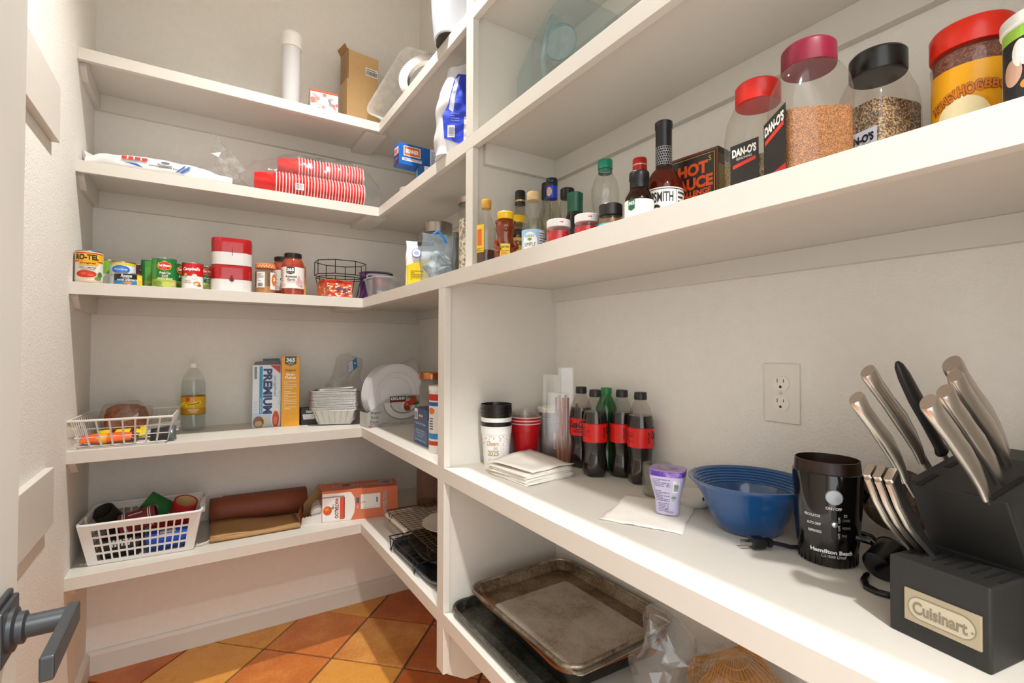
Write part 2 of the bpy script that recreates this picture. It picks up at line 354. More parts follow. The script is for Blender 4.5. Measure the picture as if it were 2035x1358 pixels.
# ---------------------------------------------------------------- door and outlet
t = thing('pantry_door', 'white pantry door standing open at the left edge', 'door', (-.19,.475,0)); t['kind'] = 'structure'; t.name = 'door_1'
doorm = M('#d9d5cb',.5,var=.01)
m = MB(); m.box(-.04,0,-.38,.38,.01,2.05); m.build('leaf', doorm, t, smooth=0, bevel=.002)
hm = M('#4a4d50',.42,metal=.6,var=.03)
hy,hz = .305,.915
m = MB(); m.box(0,.006,hy-.036,hy+.036,hz-.036,hz+.036); m.box(.006,.012,hy-.031,hy+.031,hz-.031,hz+.031)
h = m.build('handle_plate', hm, t, smooth=0, bevel=.0025)
m = MB(); m.T = Matrix.Translation((0,hy,hz)) @ Matrix.Rotation(PI/2,4,'Y'); m.lathe([(.024,.012),(.024,.016),(.0175,.018),(.0175,.024),(.0125,.026),(.0125,.066)], 28); m.build('handle_stem', hm, t)
m = MB(); m.box(.058,.070,hy-.115,hy+.014,hz-.0125,hz+.0125); m.build('lever', hm, t, smooth=0, bevel=.002)
t = thing('wall_outlet', 'cream double power outlet on the right-hand wall', 'outlet', (XB,.5245,1.1515), -PI/2)
cream = M('#e6e1d6',.35,var=.01)
m = MB(); m.prism([(-.0352,-.058),(.0352,-.058),(.0352,.058),(-.0352,.058)],-.005,0,'y'); m.build('cover_plate', cream, t, smooth=0, bevel=.002)
for s in (1,-1):
    m = MB(); m.prism([(.0165*math.cos(a)*1.0,s*.0195+max(-.0135,min(.0135,.0165*math.sin(a)))) for a in [2*PI*i/32 for i in range(32)]],-.0068,-.004,'y'); r = m.build('receptacle', M('#ebe6dc',.3,var=.01), t)
    decal(r,'slot',[R(-7,s*19.5+1,-5.6,s*19.5+9,'#2b2622'),R(5.2,s*19.5+2,6.6,s*19.5+8,'#2b2622'),E(0,s*19.5-6.5,2.3,2.3,'#2b2622',0,14),R(-2.3,s*19.5-9,2.3,s*19.5-6.5,'#2b2622')],front(-.0069))
m = MB(); m.T = Matrix.Rotation(PI/2,4,'X'); m.lathe([(.0032,.004),(.0032,.0062),(.002,.0068)],16); m.build('screw', M('#cfc8b8',.3), t)
# ---------------------------------------------------------------- lowest shelf
def panel(p00,p10,p11,p01,nx,ny,mu,mv0,mv1,bar=.28,cap=None):
    """one wall of a plastic basket between four corners, pierced by nx by ny square holes"""
    A,B,C_,D = [Vector(p) for p in (p00,p10,p11,p01)]; us = [0]; vs = [0]
    for i in range(nx):
        w = (1-2*mu)/nx; us += [mu+i*w+w*bar/2, mu+(i+1)*w-w*bar/2]
    for j in range(ny):
        h = (1-mv0-mv1)/ny; vs += [mv0+j*h+h*bar/2, mv0+(j+1)*h-h*bar/2]
    us.append(1); vs.append(1); m = MB(); q = lambda u,v: (A*(1-u)+B*u)*(1-v)+(D*(1-u)+C_*u)*v
    pts = [q(u,v) for v in vs for u in us]; n = len(us); fs = []
    for j in range(len(vs)-1):
        for i in range(n-1):
            if i%2 and j%2: continue
            fs.append((j*n+i,j*n+i+1,(j+1)*n+i+1,(j+1)*n+i))
    m.add(pts,fs); return m
white = M('#eceae6',.38,var=.01)
bt = thing('storage_basket', 'white plastic basket of drink sleeves on the lowest shelf', 'basket', (-.152,2.213,Z5), -.07)
b0,b1,hh = (.146,.100),(.170,.126),.142
cb = [(-b0[0],-b0[1],.004),(b0[0],-b0[1],.004),(b0[0],b0[1],.004),(-b0[0],b0[1],.004)]; ct = [(-b1[0],-b1[1],hh),(b1[0],-b1[1],hh),(b1[0],b1[1],hh),(-b1[0],b1[1],hh)]
for a,b,nx in ((0,1,12),(1,2,8),(2,3,12),(3,0,8)):
    panel(cb[a],cb[b],ct[b],ct[a],nx,4,.085,.05,.12,.22).build('side_panel', white, bt, smooth=0, solid=.003)
m = MB(); m.box(-b0[0],b0[0],-b0[1],b0[1],.001,.005); m.build('bottom', white, bt, smooth=0)
rr = []
for cx_,cy_,a0 in ((b1[0]-.02,b1[1]-.02,0),(-b1[0]+.02,b1[1]-.02,90),(-b1[0]+.02,-b1[1]+.02,180),(b1[0]-.02,-b1[1]+.02,270)):
    rr += [(cx_+.022*math.cos(math.radians(a0+18*k)),cy_+.022*math.sin(math.radians(a0+18*k)),hh) for k in range(6)]
m = MB(); m.tube(rr,.005,8,closed=True); m.build('rim', white, bt)
for s in (1,-1):
    m = MB(); m.box(s*.166-.004,s*.166+.012 if s > 0 else s*.166+.004,-.045,.045,hh-.028,hh+.006) if s > 0 else m.box(-.172,-.162,-.045,.045,hh-.028,hh+.006); m.build('handle', white, bt, smooth=0, bevel=.003)
def koozie(label, col, c, d, inner=None, items=None, r=.034, h=.105):
    d = Vector(d).normalized(); t = thing('drink_sleeve', label, 'drink sleeve', Vector((Bx,By,Bz))+Vector(c)-d*h/2, 0, 'drink sleeves in the white basket'); orient(t,d)
    cm = M(col,.75,var=.05,bump=.2,bscale=500)
    m = MB(); m.lathe([(r-.002,0),(r,.004),(r,h),(r-.005,h),(r-.005,.006),(.0005,.006)],32,cap1=False); m.build('sleeve', [cm], t)
    m = MB(); m.lathe([(r-.0052,h-.001),(r-.0052,.008)],32,cap0=False,cap1=False); m.build('lining', M(inner or '#1c1a1a',.8), t)
    if items: decal(t,'print',items,('cy',r,0))
    return t
Bx,By,Bz = -.152,2.213,Z5+.006
koozie('black drink sleeve standing open at the basket\'s left end','#2b2926',(-.115,.055,.106),(-.25,-.35,.5),inner='#3a372c',h=.085)
koozie('maroon drink sleeve with white stripes lying on top of the basket','#7d2630',(-.022,-.058,.116),(1,-.05,.22),inner='#15120f',items=[R(-106,84,106,87,'#e8e0dc',0),R(-106,90,106,92.5,'#e8e0dc',0),R(-106,12,106,15,'#e8e0dc',0),R(-106,18,106,20.5,'#e8e0dc',0),R(-25,30,-22,70,'#e8e0dc')])
koozie('green drink sleeve tipped on its side with faint red print','#1f6a2e',(.022,.050,.122),(-.75,.1,.55),inner='#14401d',items=[E(-10,50,18,14,'#2a5c2c',0),E(-4,55,10,8,'#5a4a2c',1),E(-16,45,9,7,'#5a4a2c',1)],r=.040,h=.09)
koozie('red drink sleeve with a torn tan lining, leaning upright','#b3171d',(.105,-.012,.114),(.25,-.35,.9),inner='#d9b47c',r=.0385,h=.08)
koozie('black drink sleeve with white lettering behind basket holes','#232120',(-.070,-.058,.036),(1,0,0),items=[*LINES(-20,20,-10,84,7,'#e9e6e0',th=.6),*LINES(-6,26,2,80,6,'#e9e6e0',th=.6,seed=8)])
koozie('royal blue drink sleeve at the basket\'s right end','#1d52b8',(.062,-.056,.036),(1,0,.02),items=[R(-30,38,-18,84,'#c9b48c'),R(-14,30,-8,80,'#c9b48c')],inner='#173f8f',h=.12)
koozie('dark charcoal drink sleeve low at the back of the basket','#262527',(-.066,.020,.036),(1,0,0))
koozie('bright red drink sleeve flat on the basket bottom','#c8161b',(.058,.030,.040),(1,0,0),inner='#7c1010')
# roll of brown paper
t = thing('paper_roll', 'roll of red-brown craft paper behind the folded paper bag', 'paper roll', (.086,2.362,Z5+.0525), 0); t.rotation_euler = (0,PI/2,-.075)
m = MB(); m.lathe([(.0505,-.045),(.0515,0),(.051,.2),(.0515,.322)],44,cap0=False,cap1=False); m.build('outer_wrap', M('#8a4a30',.6,var=.06), t, solid=.0008)
sp = [((.012+.0378*i/140)*math.cos(i*.36),(.012+.0378*i/140)*math.sin(i*.36)) for i in range(141)]
m = MB(); m.loft([[(x,y,.319) for x,y in sp],[(x,y,-.040) for x,y in sp]],False,False,False); m.build('inner_turns', M('#7c4129',.7,var=.05), t, solid=.0006)
m = MB(); m.box(-.052,-.048,.0,.02,0,.320); m.build('loose_edge', M('#804429',.6), t, smooth=0)
# folded paper bag
t = thing('paper_bag', 'folded flat kraft paper bag with white twisted handle', 'paper bag', (.195,2.205,Z5), -.02)
kr = M('#b98f5e',.75,var=.04,bump=.15,bscale=40)
m = MB(); n = 14
top = [[(-.155+.31*i/n, -.075+.17*j/6, .018+.010*math.sin(i*.5+j)*.35+.012*(j/6)*(1-i/n)-.006*(i/n)) for i in range(n+1)] for j in range(7)]
m.add([p for r in top for p in r],[(j*(n+1)+i,j*(n+1)+i+1,(j+1)*(n+1)+i+1,(j+1)*(n+1)+i) for j in range(6) for i in range(n)]); m.build('upper_panel', kr, t, solid=.0007)
m = MB(); m.add([(-.155,-.078,.001),(.155,-.074,.001),(.15,.1,.001),(-.15,.1,.001)],[(0,1,2,3)]); m.build('lower_panel', kr, t, solid=.0007)
pr = [(-.075,.018),(-.082,.012),(-.082,.006),(-.076,.002)]
m = MB(); m.loft([[(x,p[0],p[1]+(.0 if k else .002)) for p in pr] for k,x in enumerate((-.155,-.05,.05,.155))],False,False,False); m.build('front_fold', kr, t, solid=.0007)
m = MB(); m.tube([(-.15,-.06,.012),(-.165,-.075,.008),(-.175,-.082,.009),(-.188,-.084,.0045),(-.2,-.078,.0038),(-.195,-.066,.004)],.0022,8); m.build('handle', M('#e9e4da',.7), t)
# carton of sparkling water, torn open at one end
t = thing('drink_carton', 'orange drinks carton torn open with one can showing', 'carton', (.558,2.172,Z5), -.235)
LW,LD,LH = .385,.122,.128; ora = M('#d8744f',.5,var=.02); kin = M('#9c7a50',.8)
x0,x1 = -LW/2,LW/2; y0,y1 = -LD/2,LD/2; xc = x0+.078
m = MB()
m.add([(xc,y0,0),(x1,y0,0),(x1,y0,LH),(xc,y0,LH)],[(0,1,2,3)],0); m.add([(xc,y0,LH),(x1,y0,LH),(x1,y1,LH),(xc-.02,y1,LH)],[(0,1,2,3)],0)
m.add([(x1,y0,0),(x1,y1,0),(x1,y1,LH),(x1,y0,LH)],[(0,1,2,3)],0); m.add([(x0,y1,0),(x1,y1,0),(x1,y1,LH),(xc-.02,y1,LH),(x0,y1,.05)],[(0,1,2,3,4)],1)
m.add([(x0,y0,0.0005),(x1,y0,.0005),(x1,y1,.0005),(x0,y1,.0005)],[(0,1,2,3)],1)
m.build('box_shell', [ora,kin], t, smooth=0, solid=.0012)
m = MB(); jag = [(x0+.003+i*.0055,.026+.0045*(i%2)+.010*(i/13)) for i in range(14)]
m.add([(x0,y0,.0)]+[(a,y0,b) for a,b in jag]+[(xc,y0,.05),(xc,y0,0)],[tuple(range(17))]); m.build('torn_front', M('#e9e2da',.6), t, smooth=0, solid=.001)
m = MB(); m.add([(x0,y0,0),(x0,y1,0),(x0-.012,y1,.045),(x0-.012,y0,.048)],[(0,1,2,3)]); m.build('torn_flap', ora, t, smooth=0, solid=.001)
W = '#f1ece6'; D = '#8f2f2b'
decal(t,'front_print',[P([(-112,1),(0,1),(14,30),(18,60),(14,96),(0,118),(-112,118)],W,0),R(-112,6,-26,106,'#f5f3f1',1),R(-112,100,-26,106,'#9a9a9a',2),R(-44,8,-26,104,'#d9532f',2),R(-28,12,-24,100,'#8c2620',3),E(-92,48,17,19,'#dd5a22',2,24),E(-95,54,9,8,'#f08a3c',3),P([(-80,58),(-66,66),(-70,52)],'#5d8a3c',3),Tx('WATERLOO',-56,56,15,D,w=84,rot=-90,b=.03,l=3),*LINES(-74,50,-66,76,4,'#bb99a9',3),
  R(40,42,120,104,'#e9e6e2',1),Tx('1799',50,70,7,'#3a3a3a',rot=8),R(52,46,100,47.2,'#888',2),R(104,66,109,88,'#333333',2),R(22,70,34,92,'#2d5f86',1),*LINES(24,46,32,62,4,W),Tx('WATERLOO',140,62,17,W,w=104,rot=-90,b=.05,l=2),Tx('WATERLOO',140,62,16,'#7b3a35',w=102,rot=-90,b=0,l=3)],front(y0-.0009))
decal(t,'top_print',[Tx('WATERLOO',20,-5,28,'#5c3433',w=190,rot=180,b=.04,l=1),Tx('WATERLOO',20,-4,27,W,w=188,rot=180,b=0,l=2),R(118,-20,176,46,'#b9a7a4',1),E(148,14,22,18,'#7d6a68',2),E(-18,10,20,17,'#5b3a22',3)],('pl',(0,0,LH+.0009),(1,0,0),(0,1,0)))
t2 = thing('drink_can', 'white and peach drink can lying inside the torn carton', 'can', (.435,2.205,Z5+.036), 0); t2.rotation_euler = (PI/2,0,-.235)
m = MB(); m.lathe([(.022,-.055),(.026,-.056),(.030,-.050),(.033,-.044),(.033,.044),(.029,.052),(.026,.056),(.024,.056),(.024,.053)],36); m.build('body', [M('#e9e6e3',.3,metal=.2)], t2)
decal(t2,'print',[E(20,-20,16,14,'#dd6a2a',0),R(-100,26,100,34,'#d9532f',0),E(-40,-10,14,14,'#dd6a2a',0)],('cy',.0331,0))
# glass vase behind the divider
t = thing('glass_vase', 'rose-tinted clear glass vase partly behind the divider', 'vase', (.898,2.14,Z5))
m = MB(); m.lathe([(.046,0),(.048,.012),(.047,.2),(.049,.31)],36,cap1=False); m.build('wall', CL('#e9d2cc',.22,.05,milk='#caa79c'), t)
m = MB(); m.lathe([(.044,.004),(.044,.018)],36); m.build('thick_base', CL('#d9c0b8',.3,.05,milk='#bf9c90'), t)
# trays, cooling racks and a plate stacked on the corner of the lowest shelf
def rrect(hx,hy,r,n=6):
    return [(sx*(hx-r)+r*math.cos(math.radians(a0+90*k/n)),sy*(hy-r)+r*math.sin(math.radians(a0+90*k/n))) for sx,sy,a0 in ((1,1,0),(-1,1,90),(-1,-1,180),(1,-1,270)) for k in range(n+1)]
def pan(mb, hx,hy,r,h,flare=.012,rim=.007,th=.0015,z=0):
    S = [[(x,y,z) for x,y in rrect(hx,hy,r)],[(x,y,z+h) for x,y in rrect(hx+flare,hy+flare,r+flare)],[(x,y,z+h+.002) for x,y in rrect(hx+flare+rim*.5,hy+flare+rim*.5,r+flare)],[(x,y,z+h) for x,y in rrect(hx+flare+rim,hy+flare+rim,r+flare+rim)],[(x,y,z+h-.004) for x,y in rrect(hx+flare+rim,hy+flare+rim,r+flare+rim)]]
    return mb.loft(S, True, False)
for lab,loc,rz,hx,hy,col in (('glossy dark grey metal tray lowest in the corner stack',(.735,1.555,Z5+.001),.02,.125,.205,M('#6a7074',.2,metal=.85)),('oval dark tray lying under the small wire rack',(.745,1.60,Z5+.014),-.06,.095,.155,M('#4a443f',.22,metal=.6))):
    m = MB(); pan(m,hx,hy,.06 if 'oval' not in lab else .088,.018,.012,.008); o = m.build('serving_tray', col, None, loc=loc, rz=rz, solid=.0012); tag(o,lab,'tray')
def rack(name,label,loc,rz,hx,hy,nx,ny,wm,fm,legs,r=.0013):
    t = thing(name,label,'cooling rack',loc,rz)
    m = MB(); m.tube([(-hx,-hy,0),(hx,-hy,0),(hx,hy,0),(-hx,hy,0)],r*1.7,6,closed=True); m.build('frame', fm, t)
    for i in range(1,nx): m = MB(); x = -hx+2*hx*i/nx; m.tube([(x,-hy,.001),(x,hy,.001)],r,5); m.build('wire', wm, t)
    for i in range(1,ny): m = MB(); y = -hy+2*hy*i/ny; m.tube([(-hx,y,.0025),(hx,y,.0025)],r,5); m.build('wire', wm, t)
    for (x,y) in ((-hx,-hy*.8),(-hx,hy*.8),(hx,-hy*.8),(hx,hy*.8)):
        s = 1 if y > 0 else -1; m = MB(); m.tube([(x,y-.02,0),(x*1.02,y,-legs),(x,y+.02,0)],r*1.5,6); m.build('leg', fm, t)
    return t
bk = M('#232120',.4,metal=.5); br = M('#7d6a45',.4,metal=.7)
rack('cooling_rack','small black wire cooling rack with folding legs over dark trays',(.70,1.600,Z5+.046),.015,.115,.135,5,7,bk,bk,.040)
rack('cooling_rack','large tarnished wire cooling rack carrying a white plate',(.765,1.655,Z5+.088),.0,.140,.235,12,22,br,M('#4a3f33',.4,metal=.6),.028,.0011)
m = MB(); m.lathe([(.055,0),(.06,.004),(.09,.012),(.112,.018),(.113,.021),(.088,.016),(.058,.008),(.0005,.007)],48,cap1=False); o = m.build('white_plate', M('#e7e0d6',.25), None, loc=(.765,1.575,Z5+.094)); tag(o,'white round plate on the tarnished wire rack','plate')
m = MB(); m.tube([(-.05,-.1,0),(-.05,.1,0),(-.03,.11,0),(.06,.11,0)],.0085,10); o = m.build('rolled_cloth', M('#d9d0bf',.8), None, loc=(.68,1.80,Z5+.068)); tag(o,'cream rolled cloth tucked under the large wire rack','cloth')
# ---------------------------------------------------------------- bay below the worktop
grime = worn('#2f2922','#55534b','#7a786e',7,.38,.6); sheet = worn('#2e1d10','#75634b','#988a74',8,.45,.35,fine=160); flatm = worn('#86765f','#a99f8f','#bcb4a8',7,.5,.35,fine=240); cop = M('#96562f',.35,metal=.7,var=.06)
m = MB(); pan(m,.150,.205,.03,.020,.008,.008); o = m.build('dark_baking_tray', grime, None, loc=(.748,1.018,Z5+.002), solid=.0015); tag(o,'dark blackened baking tray lowest in the stack by the upright','baking tray')
t = thing('roasting_pan','copper-edged black roasting pan between two baking sheets','roasting pan',(.787,.968,Z5+.025),-.04)
m = MB(); pan(m,.135,.188,.04,.040,.016,.001); m.build('body', M('#17130f',.4,metal=.4), t, solid=.002)
m = MB(); m.tube([(x,y,.042) for x,y in rrect(.154,.207,.055)],.005,8,closed=True); m.build('rim', cop, t)
t = thing('sheet_pan','large stained aluminium sheet pan on top of the pile','sheet pan',(.775,.962,Z5+.0685),.03)
m = MB(); pan(m,.150,.193,.03,.024,.012,.001); m.build('body', sheet, t, solid=.0015)
m = MB(); m.tube([(x,y,.0245) for x,y in rrect(.1645,.2075,.042)],.0045,8,closed=True); m.build('rim', worn('#5b4a38','#8d8170','#b0a797',14,.4,.8), t)
m = MB(); m.prism(rrect(.119,.162,.014),0,.0016); m.box(-.121,-.1185,-.15,.15,0,.006); o = m.build('flat_baking_sheet', flatm, None, loc=(.752,.912,Z5+.0760), rz=.02, smooth=20); tag(o,'flat rimless baking sheet lying inside the stained sheet pan','baking sheet')
t = thing('net_bag','bag of orange netting and clear film below worktop edge','bag',(.852,.545,Z5+.078))
def blob(rx,ry,rz,nu=26,nv=16,amp=.012,sc=30,seed=1):
    m = MB(); secs = []
    for j in range(nv+1):
        th = PI*j/nv; ring = []
        for i in range(nu):
            ph = 2*PI*i/nu; p = Vector((rx*math.sin(th)*math.cos(ph),ry*math.sin(th)*math.sin(ph),-rz*math.cos(th)))
            d = noise.noise_vector(p*sc+Vector((seed*3.7,0,0)))*amp; q = p+d; q.z = max(q.z,-rz*.97); ring.append(q)
        secs.append(ring)
    return m.loft(secs,True,True)
m = blob(.075,.07,.05,amp=.014,sc=22,seed=2); m.build('contents', worn('#b5701f','#c98a35','#d9a658',14,.6), t)
m = blob(.088,.085,.072,40,22,amp=.02,sc=16,seed=4); o = m.build('netting', M('#c98e3a',.6), t, smooth=0); w = o.modifiers.new('w','WIREFRAME'); w.thickness = .0016
m = blob(.10,.11,.085,22,14,amp=.04,sc=14,seed=6); m.build('clear_film', CL('#ffffff',.04,.1,1.9), t, smooth=0)
t = thing('plastic_bag','crumpled clear plastic bag beside the orange net bag','bag',(.785,.665,Z5+.105))
m = blob(.060,.050,.100,20,14,amp=.040,sc=17,seed=9); m.build('film', CL('#ffffff',.06,.09,2.0), t, smooth=0)
# ---------------------------------------------------------------- second lowest shelf, back run
def carton(name, label, cat, loc, rz, w, d, h, mat, group=None, bevel=.0012):
    t = thing(name, label, cat, loc, rz, group)
    m = MB(); m.box(-w/2,w/2,-d/2,d/2,0,h); m.build('box', mat, t, smooth=0, bevel=bevel); return t
def FR(d): return ('pl',(0,-d/2,0),(1,0,0),(0,0,1))
def LF(w): return ('pl',(-w/2,0,0),(0,-1,0),(0,0,1))
def RF(w): return ('pl',(w/2,0,0),(0,1,0),(0,0,1))
def TP(h): return ('pl',(0,0,h),(1,0,0),(0,1,0))
# coated wire basket
wm = M('#e2dfd8',.35,var=.01)
t = thing('wire_basket','white coated wire basket with bread and snacks on the shelf','basket',(-.205,2.195,Z4),-.05)
hx0,hx1,hy0,hy1,hb = .118,.136,.115,.150,.094
rim = [(-hx1,-hy1,hb),(hx1,-hy1,hb),(hx1,hy1,hb),(-hx1,hy1,hb)]; bot = [(-hx0,-hy0,.006),(hx0,-hy0,.006),(hx0,hy0,.006),(-hx0,hy0,.006)]
m = MB(); m.tube([(x*.97,y*.97,z) if 0 else (x,y,z) for x,y,z in rim],.0038,8,closed=True); m.build('rim', wm, t)
for f in (.35,.68):
    m = MB(); m.tube([tuple(Vector(b).lerp(Vector(a),f)) for a,b in zip(rim,bot)],.0014,6,closed=True); m.build('wire', wm, t)
m = MB(); m.tube(bot,.002,6,closed=True); m.build('wire', wm, t)
for a,b,n in ((0,1,8),(1,2,12),(2,3,8),(3,0,12)):
    for i in range(1,n):
        f = i/n; p = Vector(rim[a]).lerp(Vector(rim[b]),f); q = Vector(bot[a]).lerp(Vector(bot[b]),f)
        m = MB(); m.tube([p,q],.0028 if a == 0 else .0016,6); m.build('wire', wm, t)
for i in range(1,13):
    y = -hy0+2*hy0*i/13; m = MB(); m.tube([(-hx0,y,.0045),(hx0,y,.0045)],.0014,5); m.build('wire', wm, t)
t = thing('bread_loaf','part loaf of brown bread in a clear bag in wire basket','bread',(-.223,2.265,Z4+.0085),.1)
m = MB(); m.sloft([(0,.06,.045,5),(.02,.064,.048,4),(.075,.062,.046,3.5),(.10,.055,.040,3),(.112,.03,.02,2.5)],44); wobble(m,.006,30,2); m.build('loaf', worn('#5b3018','#8a4f28','#a8703f',18,.7), t)
m = blob(.078,.055,.066,26,16,amp=.020,sc=24,seed=3)
for i,(x,y,z) in enumerate(m.v): m.v[i] = (x,y,max(z+.064,.0005))
m.build('bag', CL('#fbf8f4',.08,.08,1.8), t, smooth=0)
def packet(name,label,cat,loc,eul,L,Wd,H,mats,bands,seed=1,jag=True):
    """pillow-shaped snack packet lying down, crimped at both ends; bands = material index along its length"""
    m = MB(); n,k = 24,16; secs = []
    for i in range(n+1):
        f = i/n; x = -L/2+L*f; fat = max(.04,1-abs(2*f-1)**5); ring = []
        for j in range(k):
            a = 2*PI*j/k; p = Vector((x,math.cos(a)*Wd/2*(1+.04*(1-fat)),math.sin(a)*H/2*fat)); p += noise.noise_vector(p*45+Vector((seed*5,0,0)))*.0035*fat; ring.append(p)
        secs.append(ring)
    m.loft(secs)
    per = len(m.f)-2
    for fi in range(per): m.m[fi] = bands(fi//k/n)
    o = m.build('packet', mats, None, loc=loc); o.name = name; o.rotation_euler = eul; return tag(o,label,cat)
packet('snack_packet','bright orange snack packet at the front of the wire basket','snack',(-.252,2.118,Z4+.025),(.25,0,-.02),.155,.05,.028,[M('#e8641a',.35),M('#f0a020',.35),M('#5b2d16',.4)],lambda f: 1 if .3<f<.42 else (2 if f>.86 else 0),2)
packet('snack_packet','yellow and brown candy packet behind the orange packet','snack',(-.215,2.165,Z4+.030),(.3,.05,-.12),.16,.045,.026,[M('#efc51e',.35),M('#4a2a15',.4)],lambda f: 1 if int(f*9)%3 == 2 else 0,5)
packet('snack_packet','silver and yellow foil packet at the right of wire basket','snack',(-.118,2.150,Z4+.042),(.5,-.12,-.15),.12,.06,.022,[M('#c9c9c6',.2,metal=.8),M('#e6cf3a',.35)],lambda f: 1 if f < .2 else 0,8)
packet('snack_packet','black snack pouch standing at the basket\'s right corner','snack',(-.105,2.112,Z4+.028),(.9,-.1,-.1),.075,.05,.02,[M('#26292c',.35),M('#50565a',.3)],lambda f: 1 if f > .7 else 0,9)
# bottle of tonic water
def bot_r(prof):
    def f(z):
        for (r0,z0),(r1,z1) in zip(prof,prof[1:]):
            if z0 <= z <= z1: return r0+(r1-r0)*(z-z0)/max(z1-z0,1e-6)
        return prof[-1][0]
    return f
t = thing('tonic_bottle','clear one-litre tonic water bottle with yellow label','bottle',(-.02,2.325,Z4),facing(-.02,2.325))
pr = [(.034,.001),(.040,.006),(.0415,.03),(.0405,.045),(.0415,.06),(.0415,.175),(.0405,.19),(.034,.215),(.022,.236),(.0145,.246),(.0138,.252)]
m = MB(); m.lathe(pr,44,rib=lambda i,z: .05*math.cos(i*5*2*PI/44) if z < .02 else (.008*math.cos(i*9*2*PI/44) if .03<z<.056 else 0)); m.build('plastic_body', CL('#fafbfa',.02,.05,.9), t)
m = MB(); m.lathe([(r*.96,z) for r,z in pr if .004<z<.2]+[(.035,.2),(.0005,.2)],36); m.build('water', CL('#f4f8f7',.01,.02,.3), t)
m = MB(); m.lathe([(.0155,.25),(.0155,.266),(.0145,.268),(.0005,.268)],28,rib=lambda i,z: .03*(i%2) if z < .267 else 0); m.build('cap', M('#f0efec',.35), t)
m = MB(); m.lathe([(.0419,.066),(.0419,.138)],44,cap0=False,cap1=False); lb = m.build('wrap_label', M('#d7a316',.35), t)
decal(lb,'print',[R(-60,66,60,69,'#a87a08',0),R(-60,135,60,138,'#a87a08',0),R(-60,66,60,92,'#b5850e',0),P([(-26,96),(26,108),(26,120),(-26,108)],'#f5dc1c',1),P([(-62,96),(-30,106),(-30,118),(-62,108)],'#f5dc1c',1),Tx('Schweppes',0,108,13,'#1c1a16',w=44,rot=12,sh=.25,b=.02),R(-26,119,-12,134,'#c8402c',1),E(2,124,5.5,5.5,'#d84a30',1),E(2,124,2.5,3.5,'#f5dcb0',2),Tx('TONIC WATER',0,85,6,'#f5efe0',w=36,b=.02),R(-12,77,12,78.5,'#f0e6c0',2)],('cy',.042,0))
# cracker box, with a second one behind it
C0 = '#dfe6ec'
for k,(x,y,lab) in enumerate(((.238,2.302,'pale blue cracker box reading Premium, left of yellow cereal box'),(.262,2.375,'cracker box with blue flap hidden behind the Premium box'))):
    t = carton('cracker_box',lab,'box',(x,y,Z4),-.03,.106,.062,.258 if k == 0 else .262,M(C0,.45))
    if k == 0:
        decal(t,'front_print',[R(-53,0,53,60,'#b9cfe2',0),R(-28,55,-16,252,'#2a8fc4',1),Tx('PREMIUM',3,148,34,'#1f3a6e',w=188,rot=-90,b=.045),Tx('original',30,168,15,'#4a90c8',w=88,rot=-90,sh=.3),P([(12,256),(50,256),(50,222)],'#c8292b',1),R(-46,200,-38,250,'#8a98a6',1),*LINES(-47,202,-37,250,12,'#55606a'),E(-30,22,20,24,'#8a5a3c',1),E(-8,22,15,22,'#d9c8a4',1),E(-30,14,14,12,'#c9a57c',2),E(34,32,18,44,'#e9e6e4',1),E(34,30,13,36,'#c8482c',2),E(33,24,7,18,'#e07a50',3),Tx('SALTINE CRACKERS',-22,88,5,'#ffffff',w=62,rot=-90),Tx('topped with sea salt',46,120,4,'#7a9ab8',w=60,rot=-90),*LINES(-48,62,-34,110,6,'#b0bcc6')],FR(.0625))
        m = MB(); m.add([(-.05,-.025,.2585),(.05,-.025,.2585),(.05,.028,.275),(-.04,.028,.27)],[(0,1,2,3)]); m.build('flap', M('#8f8b86',.6), t, smooth=0, solid=.0008)
    else:
        m = MB(); m.add([(-.03,-.03,.2625),(.035,-.03,.2625),(.035,.01,.283),(-.03,.01,.281)],[(0,1,2,3)]); m.build('flap', M('#3f7fae',.5), t, smooth=0, solid=.0008)
        decal(t,'front_print',[R(-50,225,50,255,'#2a6a9c',0)],FR(.0625))
t = carton('cereal_box','tall yellow bran flakes box standing side-on','box',(.3285,2.285,Z4),-.12,.070,.095,.293,M('#eda61c',.45))
decal(t,'side_print',[P([(-22,293),(22,293),(22,262),(0,254),(-22,262)],'#1e4a32',0),Tx('365',0,279,17,'#ffffff',w=34,b=.03),Tx('WHOLE FOODS',0,266,3.5,'#ffffff',w=26),Tx('MARKET',0,261,3.5,'#ffffff',w=18),Tx('Organic',0,235,11,'#2a2417',w=44,sh=.25,b=.01),Tx('Bran',0,218,12,'#fdf6e0',w=32,b=.03),Tx('Flakes',0,205,12,'#fdf6e0',w=42,b=.03),*LINES(-24,70,24,192,17,'#f8e0a8')],FR(.0955))
decal(t,'front_print',[R(-46,0,46,292,'#cbb7a0',0),R(-40,230,40,288,'#1e4a32',1),E(0,90,38,55,'#e9dcc6',1),E(0,80,30,34,'#a06a34',2),E(10,40,26,22,'#c8402c',2),Tx('Bran Flakes',0,190,22,'#c8741c',w=80,b=.03)],LF(.0705))
t = carton('small_box','small black carton with a white band beside cereal box','box',(.398,2.262,Z4),-.05,.063,.05,.072,M('#222326',.45))
decal(t,'front_print',[P([(-26,46),(26,46),(22,24),(-22,24)],'#dcdcda',1),Tx('Gets',0,57,11,'#f0f0ee',w=24,b=.03),*LINES(-18,27,18,43,4,'#b0b0ae')],FR(.0505))
